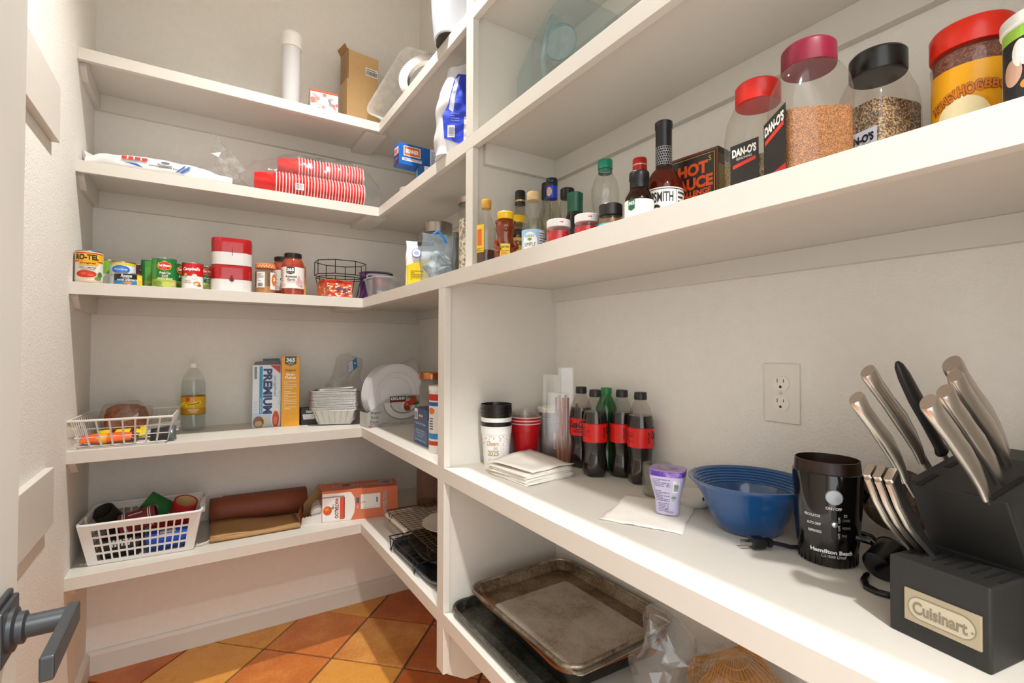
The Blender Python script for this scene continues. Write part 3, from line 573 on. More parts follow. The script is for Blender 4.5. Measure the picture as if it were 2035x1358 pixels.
# nested foil loaf pans
foil = M('#c9c8c5',.26,metal=.95,var=.05,bump=.5,bscale=180)
t = thing('foil_pans','stack of shiny foil loaf pans left of the boxed plates','foil pan',(.505,2.215,Z4),-.33)
NP = 17
for k in range(NP):
    z = .004+k*.0050; m = MB()
    if k in (0,NP-1):
        m.loft([[(x,y,z) for x,y in rrect(.072,.048,.015)],[(x,y,z+.062) for x,y in rrect(.095,.064,.022)]],True,False)
    m.loft([[(x,y,z+.062) for x,y in rrect(.095,.064,.022)],[(x,y,z+.064) for x,y in rrect(.1035,.0725,.024)],[(x,y,z+.0608) for x,y in rrect(.1045,.0735,.025)],[(x,y,z+.0605) for x,y in rrect(.103,.072,.025)]],False,False)
    wobble(m,.0012,120,k); m.build('pan', foil, t, smooth=50)
for i in range(7):
    x = -.062+i*.0205; m = MB(); m.tube([(x,-.049,.010),(x*1.3,-.0625,.060)],.0022,6); m.build('flute', foil, t)
m = MB(); m.add([(-.06,-.03,.1535),(.07,-.045,.159),(.075,.01,.161),(-.055,.03,.1545)],[(0,1,2,3)]); m.build('card_lid', M('#e9e7e2',.5), t, smooth=0, solid=.0006)
release(t,'pan','foil_pan',['lowest foil loaf pan of the nested stack, its fluted side showing']+['%s foil loaf pan from the bottom of the nested stack' % ORD[i] for i in range(1,16)]+['topmost foil loaf pan of the nested stack'],'foil pan','nested foil loaf pans',[('flute',[0]),('card_lid',[-1])])
# pack of plastic plates
t = thing('plate_pack','wrapped pack of white round plates with printed card sleeve','plate pack',(.708,2.068,Z4),.10)
RP = .1305
for k in range(9):
    y = -.034+k*.0085; m = MB(); m.T = Matrix.Translation((0,y,RP+.001)) @ Matrix.Rotation(PI/2,4,'X')
    m.lathe([(.072,-.006),(.088,-.004),(.094,.001),(.126,.0045),(RP,.006),(RP,.0075),(.126,.006),(.094,.0025),(.086,-.002),(.070,-.004),(.0005,-.004)] if k == 0 else [(.094,.001),(RP,.006),(RP,.0075),(.094,.003)],64,cap0=(k == 0),cap1=False); m.build('plate', M('#e9e8ea',.3,var=.01), t)
gray = M('#b7b4ae',.45,var=.08,scale=60)
m = MB(); m.add([(-.131,-.0425,0),(.131,-.0425,0),(.131,-.0425,.105),(.115,-.0425,.125),(.03,-.0425,.128),(-.04,-.0425,.115),(-.131,-.0425,.062)],[(0,1,2,3,4,5,6)]); m.add([(-.131,.04,0),(-.131,-.0425,0),(-.131,-.0425,.062),(-.131,.04,.062)],[(0,1,2,3)]); m.add([(.131,-.0425,0),(.131,.04,0),(.131,.04,.10),(.131,-.0425,.105)],[(0,1,2,3)]); m.add([(-.131,.04,0),(.131,.04,0),(.131,-.0425,0),(-.131,-.0425,0)],[(0,1,2,3)])
sl = m.build('card_sleeve', gray, t, smooth=0, solid=.0006)
decal(sl,'print',[E(30,92,92,70,'#8f8d8a',0,40,180,352),E(30,94,88,66,'#d9d8d6',1,40,175,355),E(32,96,64,48,'#8a8886',2,40,175,360),E(32,98,60,44,'#d3d2d0',3,40,175,360),
  R(-34,99,38,124,'#151313',4),R(-34,99,38,105,'#8c2118',5),Tx('KIRKLAND',2,114.5,13,'#ffffff',w=64,b=.03,l=5),
  E(34,82,18,16,'#e6e2dc',4),E(48,80,19,22,'#c83c26',5),E(45,70,14,9,'#a82a1c',6),E(74,98,20,17,'#d1432a',5),E(68,76,13,10,'#e9e4dc',5),E(40,72,7,9,'#3d6b3a',7),E(88,90,16,7,'#3d6b3a',6),E(60,118,18,5,'#4a7a3c',5),E(78,116,12,6,'#c8402c',5),E(44,88,7,6,'#e06a4a',7),
  Tx('Elegant',-96,60,13,'#3d3b39',w=42,al='C'),Tx('Plastic',-100,42,13,'#3d3b39',w=34),Tx('Plates',-102,24,13,'#3d3b39',w=34),Tx('PREMIUM HEAVYWEIGHT',-76,13,3.5,'#4a4846',w=84),*LINES(-124,2,-64,10,3,'#6a6866'),Tx('50 CT / PIECES',10,8,4,'#3d3b39',w=64),*LINES(-118,66,-84,72,1,'#d9d7d2'),R(-126,1,-112,10,'#c86a60',3),R(-126,6,-120,10,'#4a5a86',4)],front(-.0432))
m = MB(); prof2 = [(.1345*math.cos(a),.1345+.1345*math.sin(a)) for a in [PI*2*i/48 for i in range(48)]]
m.loft([[(x,y,max(z,.0006)) for x,z in prof2] for y in (-.046,0,.044)],True,True); wobble(m,.003,40,2); 
for i,(x,y,z) in enumerate(m.v): m.v[i] = (x,y,max(z,.0005))
m.build('shrink_film', CL('#ffffff',.008,.1,.5,bump=.6), t)
for rk,yk in ((.0945,-.0362),(.0715,-.0300),(.1255,-.0395)):
    m = MB(); m.tube([(rk*math.cos(a),yk,RP+.001+rk*math.sin(a)) for a in [2*PI*i/64 for i in range(64)]],.0011,6,closed=True); m.build('moulded_ring', M('#cfced4',.35), t)
# clear bags with leftovers behind the foil pans and plates
t = thing('plastic_bag','clear bag with blue tag slumped behind the foil pans','bag',(.585,2.362,Z4))
m = blob(.080,.055,.155,24,18,amp=.05,sc=13,seed=13)
for i,(x,y,z) in enumerate(m.v): m.v[i] = (x*(1.15-.35*(z+.155)/.31)+.02*(z/.15),min(y,.06),max(z+.155,.0006))
m.build('film', CL('#ffffff',.05,.09,2.2), t, smooth=0)
m = blob(.06,.03,.07,16,10,amp=.01,sc=20,seed=14)
for i,(x,y,z) in enumerate(m.v): m.v[i] = (x,y,max(z+.07,.0008))
m.build('contents', M('#d9d7d4',.4), t)
m = MB(); m.add([(-.01,-.072,.215),(.030,-.072,.24),(.026,-.072,.285),(-.014,-.072,.262)],[(0,1,2,3)]); tg = m.build('tag', M('#3c6f9c',.4), t, smooth=0, solid=.0006)
decal(tg,'print',[P([(-9,219),(9,231),(6,272),(-12,261)],'#d9dde0',0),*[R(-8+i*3,228,-6.6+i*3,262,'#8a98a8',1) for i in range(5)],R(14,258,22,262,'#e9eef2',1)],('pl',(0,-.0726,0),(1,0,0),(0,0,1)))
t = thing('plastic_bag','empty clear bag crumpled in the corner behind the plates','bag',(.855,2.32,Z4))
m = blob(.065,.055,.14,20,16,amp=.055,sc=13,seed=21)
for i,(x,y,z) in enumerate(m.v): m.v[i] = (min(x,.085),min(y,.085),max(z+.14,.0006))
m.build('film', CL('#ffffff',.05,.09,2.2), t, smooth=0)
# corner: copper-lidded jar, cutlery box, crisps tube
t = thing('copper_lid_canister','frosted canister with a copper lid behind the divider','canister',(.80,1.86,Z4))
m = MB(); m.lathe([(.046,0),(.05,.006),(.05,.175),(.045,.19),(.045,.205)],36,cap1=False); m.build('jar', CL('#dcd9d6',.45,.2,.8,milk='#c9c6c2'), t)
m = MB(); m.lathe([(.040,.004),(.044,.008),(.044,.13),(.0005,.132)],30); m.build('contents', M('#c9c5bf',.7), t)
m = MB(); m.lathe([(.0525,.205),(.0525,.228),(.050,.232),(.0005,.232)],36); m.build('lid', M('#c07a4a',.25,metal=.9), t)
t = carton('cutlery_box','navy cardboard box of clear plastic cutlery near the divider','box',(.698,1.583,Z4),-PI/2-.03,.128,.115,.122,M('#2d4a72',.4))
decal(t,'front_print',[R(-64,0,64,50,'#3f5f88',0),R(-58,82,-26,119,'#eceae6',1),*BAR(-53,86,-31,108,seed=4),Tx('KIRKLAND',4,98,8,'#ffffff',w=38,b=.03),R(-15,87,23,91,'#b5382c',1),Tx('Crystal Clear Cutlery',0,70,10,'#e9edf2',w=100,sh=.1),Tx('Cubiertos de Plastico',0,48,7,'#c9d5e2',w=84),Tx('Transparente Acabado',0,38,7,'#c9d5e2',w=84),Tx('Tipo Cristal',0,28,7,'#c9d5e2',w=48),*LINES(-50,6,50,16,2,'#a9bcd2')],FR(.1155))
decal(t,'side_print',[R(-57,0,57,121,'#8a8f94',0),R(-57,90,57,121,'#2d4a72',1),R(-38,20,-34,88,'#e9ecee',2),E(-36,92,6,14,'#e9ecee',2),R(-10,20,-6,88,'#d9dcde',2),Tx('180',-34,26,9,'#ffffff',b=.02,l=3)],LF(.1285)); decal(t,'side_print',[R(-57,0,57,121,'#8a8f94',0),R(-57,90,57,121,'#2d4a72',1),R(-38,20,-34,88,'#e9ecee',2),E(-36,92,6,14,'#e9ecee',2),Tx('180',-30,26,9,'#ffffff',b=.02,l=3)],RF(.1285))
t = thing('snack_tube','tall white snack tube with red and blue print by the divider','tube',(.650,1.440,Z4),facing(.650,1.440,-.9))
m = MB(); m.lathe([(.036,0),(.037,.003),(.037,.2)],36); m.build('tube', M('#e8e6e2',.35), t)
m = MB(); m.lathe([(.0385,.196),(.0385,.21),(.0005,.21)],36); m.build('lid', M('#f2f0ec',.35), t)
decal(t,'print',[R(-40,165,40,185,'#c8241c',0),R(-40,148,40,160,'#2a5fae',0),E(0,132,14,10,'#e07a2c',1),*LINES(-8,72,8,112,5,'#1f1f1f'),R(-40,45,40,62,'#2a86c8',0),R(-40,25,40,38,'#c8341c',0)],('cy',.0372,0))
# ---------------------------------------------------------------- worktop: cups, napkins, drinks
def stackcup(mb, r0, r1, h, z=0, rimr=.0018):
    return mb.lathe([(r0-.002,z),(r0,z+.002),(r1,z+h-.001),(r1+rimr,z+h),(r1+rimr*.4,z+h+.0018),(r1-.001,z+h),(r0-.0012,z+.004),(.0005,z+.004)],40,cap1=False)
CX,CY = .712,1.197
t = thing('party_cups','stack of white and black plastic party cups with gold lettering','cup stack',(CX,CY,Z4),facing(CX,CY))
r0,r1,h = .0345,.0445,.112; blk = M('#161514',.25); wht = M('#ebe9e6',.32,var=.01)
for k,(mt,dz) in enumerate(((wht,0),(blk,.012),(wht,.024),(blk,.036),(blk,.048),(blk,.060))):
    m = MB(); m.lathe([(r0-.002,.002),(r0,.0),(r1-.0026,h-.022),(r1-.001,h-.0215),(r1,h-.001),(r1+.0006,h),(r1-.001,h+.0002),(r0-.0012,.006),(.0005,.006)],44,c=(0,0,dz),cap1=False); m.build('cup', mt, t)
rf = lambda z: r0+(r1-.0026-r0)*z/(h-.022)+.0001
rnd = random.Random(4); dots = []
for i in range(110):
    v = 86-abs(rnd.gauss(0,1))*26; u = rnd.uniform(-60,60)
    if v < 6 or (abs(u+14) < 22 and 28 < v < 76): continue
    dots.append(E(u,v,1.1,1.1,rnd.choice(('#3a3a3c','#6d6a62','#a8945a')),0,6))
decal(t,'print',dots+[Tx('Cheers',-10,66,13,'#b39a5e',w=34,sh=.3,b=.01),Tx('to',-2,53,7,'#b39a5e',sh=.3),Tx('2025',-9,39,15,'#b39a5e',w=32,b=.01)],('cy',rf,.05))
release(t,'cup','party_cup',['white party cup with gold lettering at the bottom of a nested stack','black party cup just above the gold-lettered white cup','plain white party cup in the middle of the nested stack','black party cup just above the plain white cup','second black party cup from the top of the nested stack','topmost black party cup of the nested stack'],'cup','nested black and white party cups',[('print',[0])])
CX,CY = .812,1.196
t = thing('red_cups','nest of red party cups with clear cups on top','cup stack',(CX,CY,Z4),facing(CX,CY))
red = M('#c4121b',.28,var=.02)
def redcup(mb, z, h=.112, r0=.030, r1=.0445, n=48):
    return mb.lathe([(r0,z),(r0+.0015,z+.003),(r0+.004,z+.03),(r0+.0045,z+.0305),(r1-.003,z+h-.024),(r1-.002,z+h-.023),(r1-.001,z+h-.002)],n,cap1=False,rib=lambda i,zz: .008*(i%6 < 3) if zz-z < h-.03 else 0)
for k in range(3):
    m = MB(); redcup(m,.0045*k*2); m.build('cup', red, t)
    m = MB(); m.tube([(.0447*math.cos(a),.0447*math.sin(a),.111+.009*k) for a in [2*PI*i/40 for i in range(40)]],.0018,6,closed=True); m.build('rolled_rim', M('#e9c9c8',.3), t)
for k in range(3):
    m = MB(); m.lathe([(.034,.10+.006*k),(.0430,.134+.006*k),(.0442,.1345+.006*k)],36,cap0=False,cap1=False); m.build('clear_cup', CL('#f6f4f0',.1,.06,1.2), t)
release(t,'cup','red_cup',['lowest of the three nested red cups','middle one of the three nested red cups','top one of the three nested red cups'],'cup','nested red cups',[('rolled_rim',[0,1,2])])
release(t,'clear_cup','clear_cup',['lowest clear cup nested in the red cups','middle clear cup nested in the red cups','topmost clear cup nested in the red cups'],'cup','clear cups in the red cups')
t = thing('lidded_tub','tall clear plastic tub with cream lid behind the red cups','tub',(.9045,1.193,Z4),facing(.9045,1.193,.35))
m = MB(); m.lathe([(.033,0),(.035,.004),(.0395,.138)],40,cap1=False); m.build('body', CL('#e3d5d6',.3,.15,.8,milk='#c3aeb0'), t)
for z in (.112,.120): m = MB(); m.tube([(.0390*math.cos(a),.0390*math.sin(a),z) for a in [2*PI*i/36 for i in range(36)]],.0013,6,closed=True); m.build('ring', CL('#e9dfe0',.5,.2), t)
m = MB(); m.lathe([(.0415,.138),(.0425,.141),(.0425,.150),(.040,.153),(.0005,.151)],40); m.build('lid', M('#e3dccb',.4), t)
decal(t,'price_tag',[R(-6,30,10,78,'#e9e6de',0),*BAR(-3,36,7,60,vert=False,seed=6)],('cy',lambda z:.0352+.0045*z/.138,.05))
t = thing('straw_sleeves','tall clear plastic sleeves holding copper straws beside cola','plastic sleeve',(.868,1.088,Z4),facing(.868,1.088))
rnd = random.Random(8)
for i in range(9):
    a = rnd.uniform(-.10,.09); x = -.014+i*.0042; y = rnd.uniform(-.006,.006); m = MB(); m.tube([(x-.004,y,.001),(x+.195*math.sin(a)+.004,y+rnd.uniform(-.004,.006),.185+rnd.uniform(-.012,.014))],.0032,8); m.build('straw', M(('#b5785c','#c98f74','#a86a50')[i%3],.3,metal=.55), t)
for k,(x,y,w,h,yy) in enumerate(((-.045,.012,.052,.255,.02),(-.002,.010,.05,.275,.016),(-.028,-.012,.06,.205,.014))):
    m = MB(); m.sloft([(.001,w/2,.010,6),(h*.5,w/2+.002,yy*.6,6),(h,w/2,.006,6)],24,c=(x+.01,y),cap1=False); wobble(m,.003,26,k); m.build('sleeve', CL('#ffffff',.025,.08,1.3), t)
release(t,'straw','drinking_straw',['%s copper straw from the left in the clear sleeves' % ORD[i] for i in range(9)],'straw','copper straws')
# napkins: a real stack of folded paper sheets
t = thing('napkin_stack','untidy stack of white paper napkins in front of the cups','napkins',(.728,1.050,Z4),0)
nm = M('#efeae0',.9,var=.015,bump=.2,bscale=120,spec=.1); rnd = random.Random(3)
def sheet_(w,d,z,lift,seed,n=10):
    m = MB(); rows = []
    for j in range(n+1):
        for i in range(n+1):
            u,v = i/n-.5,j/n-.5; rows.append((w*u,d*v,z+lift*(noise.noise(Vector((u*3,v*3,seed)))*.5+max(0,u+v-.3)*1.2)))
    return m.add(rows,[(j*(n+1)+i,j*(n+1)+i+1,(j+1)*(n+1)+i+1,(j+1)*(n+1)+i) for j in range(n) for i in range(n)])
for k in range(9):
    m = sheet_(.155,.155,.0016+k*.0028,.0015+.0012*(k > 9),k); m.T = None
    o = m.build('napkin', nm, t, solid=.0022); o.rotation_euler.z = math.radians(7+rnd.uniform(-4,4)); o.location = (rnd.uniform(-.004,.004),rnd.uniform(-.004,.004),0)
m = sheet_(.160,.160,0,.012,44); o = m.build('napkin', nm, t, solid=.0022); o.rotation_euler = (.03,.02,math.radians(12)); o.location = (.008,.008,.0320)
release(t,'napkin','paper_napkin',['lowest napkin of the folded white stack']+['%s napkin from the bottom of the folded white stack' % ORD[i] for i in range(1,9)]+['topmost white napkin lying loosely on the stack'],'napkin','stack of folded napkins')
# cola bottles
def cola(label, x, y, off, green=False):
    t = thing('cola_bottle' if not green else 'green_cap_bottle', label, 'bottle', (x,y,Z4), facing(x,y,off), 'cola bottles on the worktop' if not green else None)
    pr = [(.020,.001),(.026,.003),(.0305,.012),(.0315,.028),(.0290,.045),(.0272,.060),(.0285,.076),(.0315,.090),(.0318,.092),(.0318,.139),(.0312,.144),(.0310,.152),(.028,.169),(.0195,.190),(.0135,.203),(.0128,.208)]
    m = MB(); m.lathe(pr,50,rib=lambda i,z: (.10*math.cos(i*5*2*PI/50) if z < .006 else .05*math.cos(i*5*2*PI/50)) if z < .02 else (.012*math.cos(i*10*2*PI/50) if .035<z<.085 else 0))
    if green:
        m.build('plastic_body', CL('#8fc79a',.12,.05,1.2,milk='#3f9a58'), t)
        m = MB(); m.lathe([(.0148,.206),(.0148,.221),(.0138,.223),(.0005,.223)],30); m.build('cap', M('#177a3c',.35), t); return t
    m.build('plastic_body', CL('#f4f2f0',.012,.04,.6), t)
    m = MB(); m.lathe([(r*.965,max(z,.003)) for r,z in pr if z < .16]+[(.0272,.166),(.0005,.166)],50,rib=lambda i,z: (.08*math.cos(i*5*2*PI/50)) if z < .02 else (.012*math.cos(i*10*2*PI/50) if .035<z<.085 else 0)); m.build('cola', M('#140b07',.08,coat=.5), t)
    m = MB(); m.lathe([(.0150,.204),(.0152,.208),(.0148,.221),(.0138,.2225),(.0005,.2225)],40,rib=lambda i,z: .035*(i%2) if .206<z<.221 else 0); m.build('cap', M('#1a1a1b',.4), t)
    m = MB(); m.lathe([(.0322,.090),(.0322,.138)],50,cap0=False,cap1=False); lb = m.build('wrap_label', M('#d8201c',.3,var=.01), t)
    k = '#17100e'
    decal(lb,'print',[R(-101,136,101,138,'#a3120f',0),Tx('Coca-Cola',0,121,19,k,w=50,sh=.3,b=.03),P([(-18,110),(0,106),(20,110),(0,108)],k,1),Tx('ZERO SUGAR',0,101.5,5,k,w=26,b=.02),R(-60,100,-59.4,130,'#a3120f',1),Tx('RECYCLE ME',-32,115,5,k,w=26,rot=90,b=.02),
       *LINES(44,112,64,130,6,'#a01a14'),R(44,101,54,111,'#ecebe8',1),R(55.5,101,62,111,'#e2e1de',1),P([(57,104),(58.8,109),(60.5,104)],'#222',2),R(64,101,70.5,121,'#ecebe8',1),*BAR(65,103,69.5,119,vert=False,seed=9),*LINES(-98,104,-70,128,8,'#a01a14')],('cy',.0323,0))
    return t
cola('leftmost cola bottle, beside the copper straws, logo facing out',.902,1.052,-.3)
cola('second cola bottle from the straws, standing a little forward',.868,.957,1.75)
cola('third cola bottle from the straws, close to the wall',.924,.917,1.15)
cola('rightmost cola bottle, next to the small glass jar',.915,.845,1.62)
cola('green-capped clear bottle hidden behind the cola bottles',.9335,.985,0,True)
# odour gel tub, glass jar, napkin, painted dish, blue bowl
t = thing('paper_napkin','single crumpled white napkin flat under the purple tub','napkin',(.765,.680,Z4),.0)
m = MB(); n = 16; g = []
for j in range(n+1):
    for i in range(n+1):
        u,v = i/n-.5,j/n-.5; e = 1+.05*noise.noise(Vector((u*7,v*7,3)))*(abs(u) > .42 or abs(v) > .42); g.append((.18*u*e,.15*v*e,.0012+.0035*abs(noise.noise(Vector((u*5,v*5,1))))*(1 if abs(u)+abs(v) > .35 else .2)))
m.add(g,[(j*(n+1)+i,j*(n+1)+i+1,(j+1)*(n+1)+i+1,(j+1)*(n+1)+i) for j in range(n) for i in range(n)]); o = m.build('sheet', nm, t, solid=.001); o.rotation_euler.z = math.radians(28)
x,y = .786,.655
t = thing('gel_tub','purple and lilac printed plastic tub standing on a napkin','tub',(x,y,Z4+.004),facing(x,y,-.2))
m = MB(); m.sloft([(.0,.021,.016,3),(.003,.0225,.0175,3),(.028,.0235,.0185,3),(.045,.0275,.0225,3.2),(.072,.0335,.0285,3.4),(.086,.0345,.0295,3.6)],56); m.build('body', M('#cfc8e6',.3,var=.01), t)
m = MB(); m.sloft([(.0765,.0342,.0292,3.5),(.0865,.0350,.0300,3.6)],56,cap0=False,cap1=False); m.build('purple_band', worn('#3c1a8a','#6a3bb8','#b89ade',40,.3), t)
m = MB(); m.sloft([(.0866,.0345,.0295,3.6),(.0880,.0335,.0285,3.6)],56); m.build('foil_lid', M('#a894c2',.35), t)
decal(t,'lid_print',[E(0,0,20,12,'#8a72ac',0,30),*LINES(-14,-2,14,6,2,'#efe9f6'),E(-4,-9,12,4,'#c9b8a0',1)],('pl',(0,0,.0882),(1,0,0),(0,1,0)))
def tubf(u,v,l):
    def seg(z): 
        P_ = [(.0,.021,.016),(.003,.0225,.0175),(.028,.0235,.0185),(.045,.0275,.0225),(.072,.0335,.0285),(.086,.0345,.0295)]
        for a,b in zip(P_,P_[1:]):
            if a[0] <= z <= b[0]: f = (z-a[0])/(b[0]-a[0]); return a[1]+(b[1]-a[1])*f,a[2]+(b[2]-a[2])*f
        return P_[-1][1:]
    hx,hy = seg(v); ee = 3.2; best = None
    a = -PI/2+u/.026; ca,sa = math.cos(a),math.sin(a)
    return ((hx+l)*math.copysign(abs(ca)**(2/ee),ca),(hy+l)*math.copysign(abs(sa)**(2/ee),sa),v)
decal(t,'print',[*LINES(-18,26,4,72,14,'#6d6490',0),*LINES(-12,6,3,24,6,'#6d6490',0),R(8,46,22,70,'#e9ecea',0),*BAR(10,50,20,64,'#2f4a40',1,8,vert=False,seed=5),R(8,28,16,40,'#aebdb6',0),Tx('ADA',12,36,4,'#33443c'),Tx('CAUTION',6,7,3,'#3a3358',w=11)],tubf)
t = thing('glass_jar','small thick clear glass jar behind the purple tub','jar',(.873,.756,Z4))
m = MB(); m.lathe([(.030,0),(.0325,.004),(.0335,.02),(.0335,.066),(.0325,.070),(.028,.071),(.0275,.066),(.0275,.014),(.0005,.012)],40,cap1=False); m.build('glass', CL('#eef0ea',.07,.04,1.6), t)
t = thing('painted_dish','small white dish with coral and blue leaf pattern','dish',(.885,.667,Z4),facing(.885,.667))
m = MB(); m.lathe([(.028,0),(.034,.004),(.0455,.018),(.047,.022),(.046,.0225),(.034,.009),(.0005,.007)],44,cap1=False); m.build('bowl', M('#e6e2da',.25), t)
decal(t,'pattern',[R(-30,14,-2,20,'#d9805e',0),E(22,26,8,7,'#24457c',0),R(18,14,44,20,'#24457c',0)],('cy',lambda z:.034+.013*min(max(z-.004,0)/.018,1),.02))
t = thing('spoon_rest','blue enamel spoon rest leaning between dish and blue bowl','spoon rest',(.905,.640,Z4+.024),.3)
m = MB(); m.sloft([(0,.008,.006,2),(.006,.020,.010,2),(.024,.017,.009,2),(.032,.006,.005,2)],24); m.build('rest', M('#24508c',.25), t)
t = thing('blue_bowl','large glossy blue ceramic bowl with ringed rim','bowl',(.850,.525,Z4))
pr = [(.048,0),(.052,.001),(.058,.006),(.073,.035),(.085,.062),(.100,.083),(.107,.089),(.1075,.092),(.105,.0925)]
inn = [(.1005,.090)]
for k in range(6): inn += [(.099-.0035*k,.0885-.0042*k),(.0972-.0035*k,.0855-.0042*k)]
inn += [(.076,.058),(.064,.030),(.050,.010),(.0005,.008)]
pr = [(r*.965,z) for r,z in pr]; inn = [(r*.965,z) for r,z in inn]
for k in range(6):
    m = MB(); rk,zk = (.0985-.0037*k)*.965,.0885-.0045*k; m.tube([(rk*math.cos(a),rk*math.sin(a),zk) for a in [2*PI*i/72 for i in range(72)]],.0013,6,closed=True); m.build('ring', M('#24619c',.16,coat=.5,var=.02), t)
m = MB(); m.lathe(pr+inn,72,cap1=False); m.build('bowl', M('#1c4f86',.16,coat=.5,var=.02), t, smooth=60)
# ---------------------------------------------------------------- coffee grinder, its plug, ornate stand, knife block
x,y = .834,.384
t = thing('coffee_grinder','black electric coffee grinder without its lid','coffee grinder',(x,y,Z4),facing(x,y,-.12))
gb = M('#0e0c0b',.12,coat=.4,var=.02); brn = M('#2a170e',.35,var=.1)
P_ = [(.0,.036,.036,2.2),(.002,.038,.038,2.2),(.02,.0395,.0395,2.2),(.021,.0412,.0412,2.2),(.06,.0445,.0440,2.2),(.11,.0470,.0450,2.2),(.139,.0475,.0450,2.2),(.140,.0465,.044,2.2)]
m = MB(); m.sloft(P_,64); m.build('body', gb, t)
for i in range(30):
    a = 2*PI*i/30; m = MB(); m.box(.0382,.0405,-.0012,.0012,.002,.019); o = m.build('foot_rib', gb, t, smooth=0); o.rotation_euler.z = a
m = MB(); m.sloft([(.140,.0450,.0425,2.2),(.157,.0440,.0415,2.2),(.1575,.0425,.0400,2.2),(.122,.0400,.0380,2.2)],64,cap0=False,cap1=True); m.build('collar', brn, t)
m = MB(); m.sloft([(.128,.0385,.0365,2.2),(.1285,.001,.001,2.2)],48,cap0=False); m.build('steel_cup', M('#b9a58c',.25,metal=.8), t)
def gfc(u,v,l):
    for a,b in zip(P_,P_[1:]):
        if a[0] <= v <= b[0]: f = (v-a[0])/(b[0]-a[0]); hx = a[1]+(b[1]-a[1])*f; hy = a[2]+(b[2]-a[2])*f; break
    else: hx,hy = P_[-1][1:3]
    an = -PI/2+u/.0445; ca,sa = math.cos(an),math.sin(an); return ((hx+l)*math.copysign(abs(ca)**(2/2.2),ca),(hy+l)*math.copysign(abs(sa)**(2/2.2),sa),v)
W = '#e6e6e4'
decal(t,'print',[Tx('ON / OFF',12,91,4.2,W,w=19,b=.02),Tx('PERCOLATOR',-13,77,4,W,w=21,b=.02),Tx('AUTO DRIP',-11,65,4,W,w=18,b=.02),Tx('ESPRESSO',-10,53.5,4,W,w=17,b=.02),Tx('COARSE',28,75,3.6,'#8f8f8c',w=11),Tx('MEDIUM',28.5,63.5,3.6,'#8f8f8c',w=12),Tx('FINE',26,52,3.6,'#8f8f8c',w=7),
  Tx('Hamilton Beach',12,25.5,6.2,W,w=58,b=.04),Tx('Custom Grind',14,18.5,5.4,W,w=34,sh=.3),Tx('CUPS',18.4,75,2.6,W,rot=90),Tx('CUPS',18.4,63,2.6,W,rot=90),Tx('CUPS',18.4,51,2.6,W,rot=90),R(24.5,80,29,83.5,'#bdbdba',1),R(25.2,80.8,28.3,82.9,'#141210',2)],gfc)
a = -PI/2+.012/.0445
m = MB(); m.T = Matrix.Translation(gfc(.012,.108,-.001)) @ Matrix.Rotation(a,4,'Z') @ Matrix.Rotation(PI/2,4,'Y'); m.lathe([(.0115,0),(.0115,.002),(.0105,.0035),(.0005,.0042)],32); m.build('power_button', M('#a9adb2',.3,metal=.3), t)
m = MB(); m.T = Matrix.Translation(gfc(.012,.067,0)) @ Matrix.Rotation(a+PI/2,4,'Z'); m.prism([(.0033*math.cos(q),.0185*(1 if math.sin(q) >= 0 else -1)+.0033*math.sin(q)) for q in [2*PI*i/24 for i in range(24)]],-.0012,.0004,'y'); m.build('slider_track', M('#060606',.4), t)
m = MB(); m.T = Matrix.Translation(gfc(.012,.069,.0005)) @ Matrix.Rotation(a,4,'Z') @ Matrix.Rotation(PI/2,4,'Y'); m.lathe([(.0048,0),(.0048,.003),(.0035,.0065),(.0005,.007)],24); m.build('slider_knob', M('#c9ccd0',.2,metal=.8), t)
pl = M('#17181a',.4)
t = thing('power_plug','black two-prong plug and cord by the blue bowl','plug',(.776,.462,Z4+.0005),-.55)
m = MB(); m.sloft([(-.012,.0085,.0105,5),(.006,.0085,.0105,5),(.010,.006,.008,4),(.014,.0055,.007,3)],28); 
m.v = [(z,y_,x_+.0108) for x_,y_,z in m.v]; m.build('plug_body', pl, t)
m = MB(); m.sloft([(.014,.0065,.0085,4),(.018,.0065,.0085,4),(.022,.005,.006,3)],24); m.v = [(z,y_,x_+.0108) for x_,y_,z in m.v]; m.build('grip_ring', pl, t)
for s in (1,-1): m = MB(); m.box(-.028,-.011,s*.0055-.0008,s*.0055+.0008,.008,.0135); m.build('prong', M('#b9b7b2',.25,metal=1), t, smooth=0)
m = MB(); m.tube([(.02,0,.0108),(.035,-.001,.008),(.052,-.003,.0045),(.066,-.004,.0045)],.0034,8); m.build('cord', pl, t)
t = thing('appliance_lead','black flat cord curling out from behind the grinder','cord',(0,0,Z4),0)
for d in (0,.0055):
    m = MB(); m.tube([(.815-d,.322,.0045),(.795-d,.318,.004),(.775-d*1.2,.306,.004),(.770-d,.292,.004),(.775-d,.276,.004),(.79-d,.262,.004)],.0032,8); m.build('strand', M('#0d0c0c',.25), t)
t = thing('measuring_scoop','black plastic coffee scoop lying against the knife block','scoop',(.842,.305,Z4),0)
m = MB(); m.T = Matrix.Translation((0,0,.0275)) @ Matrix.Rotation(math.radians(70),4,'Y') @ Matrix.Rotation(.2,4,'X'); m.lathe([(.018,-.028),(.021,-.027),(.0255,.012),(.0265,.012),(.025,.010),(.02,-.024),(.0005,-.024)],32,cap1=False); m.build('bowl', M('#0a0a0b',.2), t)
m = MB(); m.tube([(-.006,.022,.045),(-.02,.05,.05),(-.024,.07,.044)],.005,8); m.build('handle', M('#0a0a0b',.2), t)
t = thing('ornate_stand','tarnished bronze plate stand with scrolled feet by the wall','stand',(.925,.335,Z4),facing(.925,.335,-.1))
brz = worn('#1b1410','#3a2c22','#6b5a48',20,.35,.7)
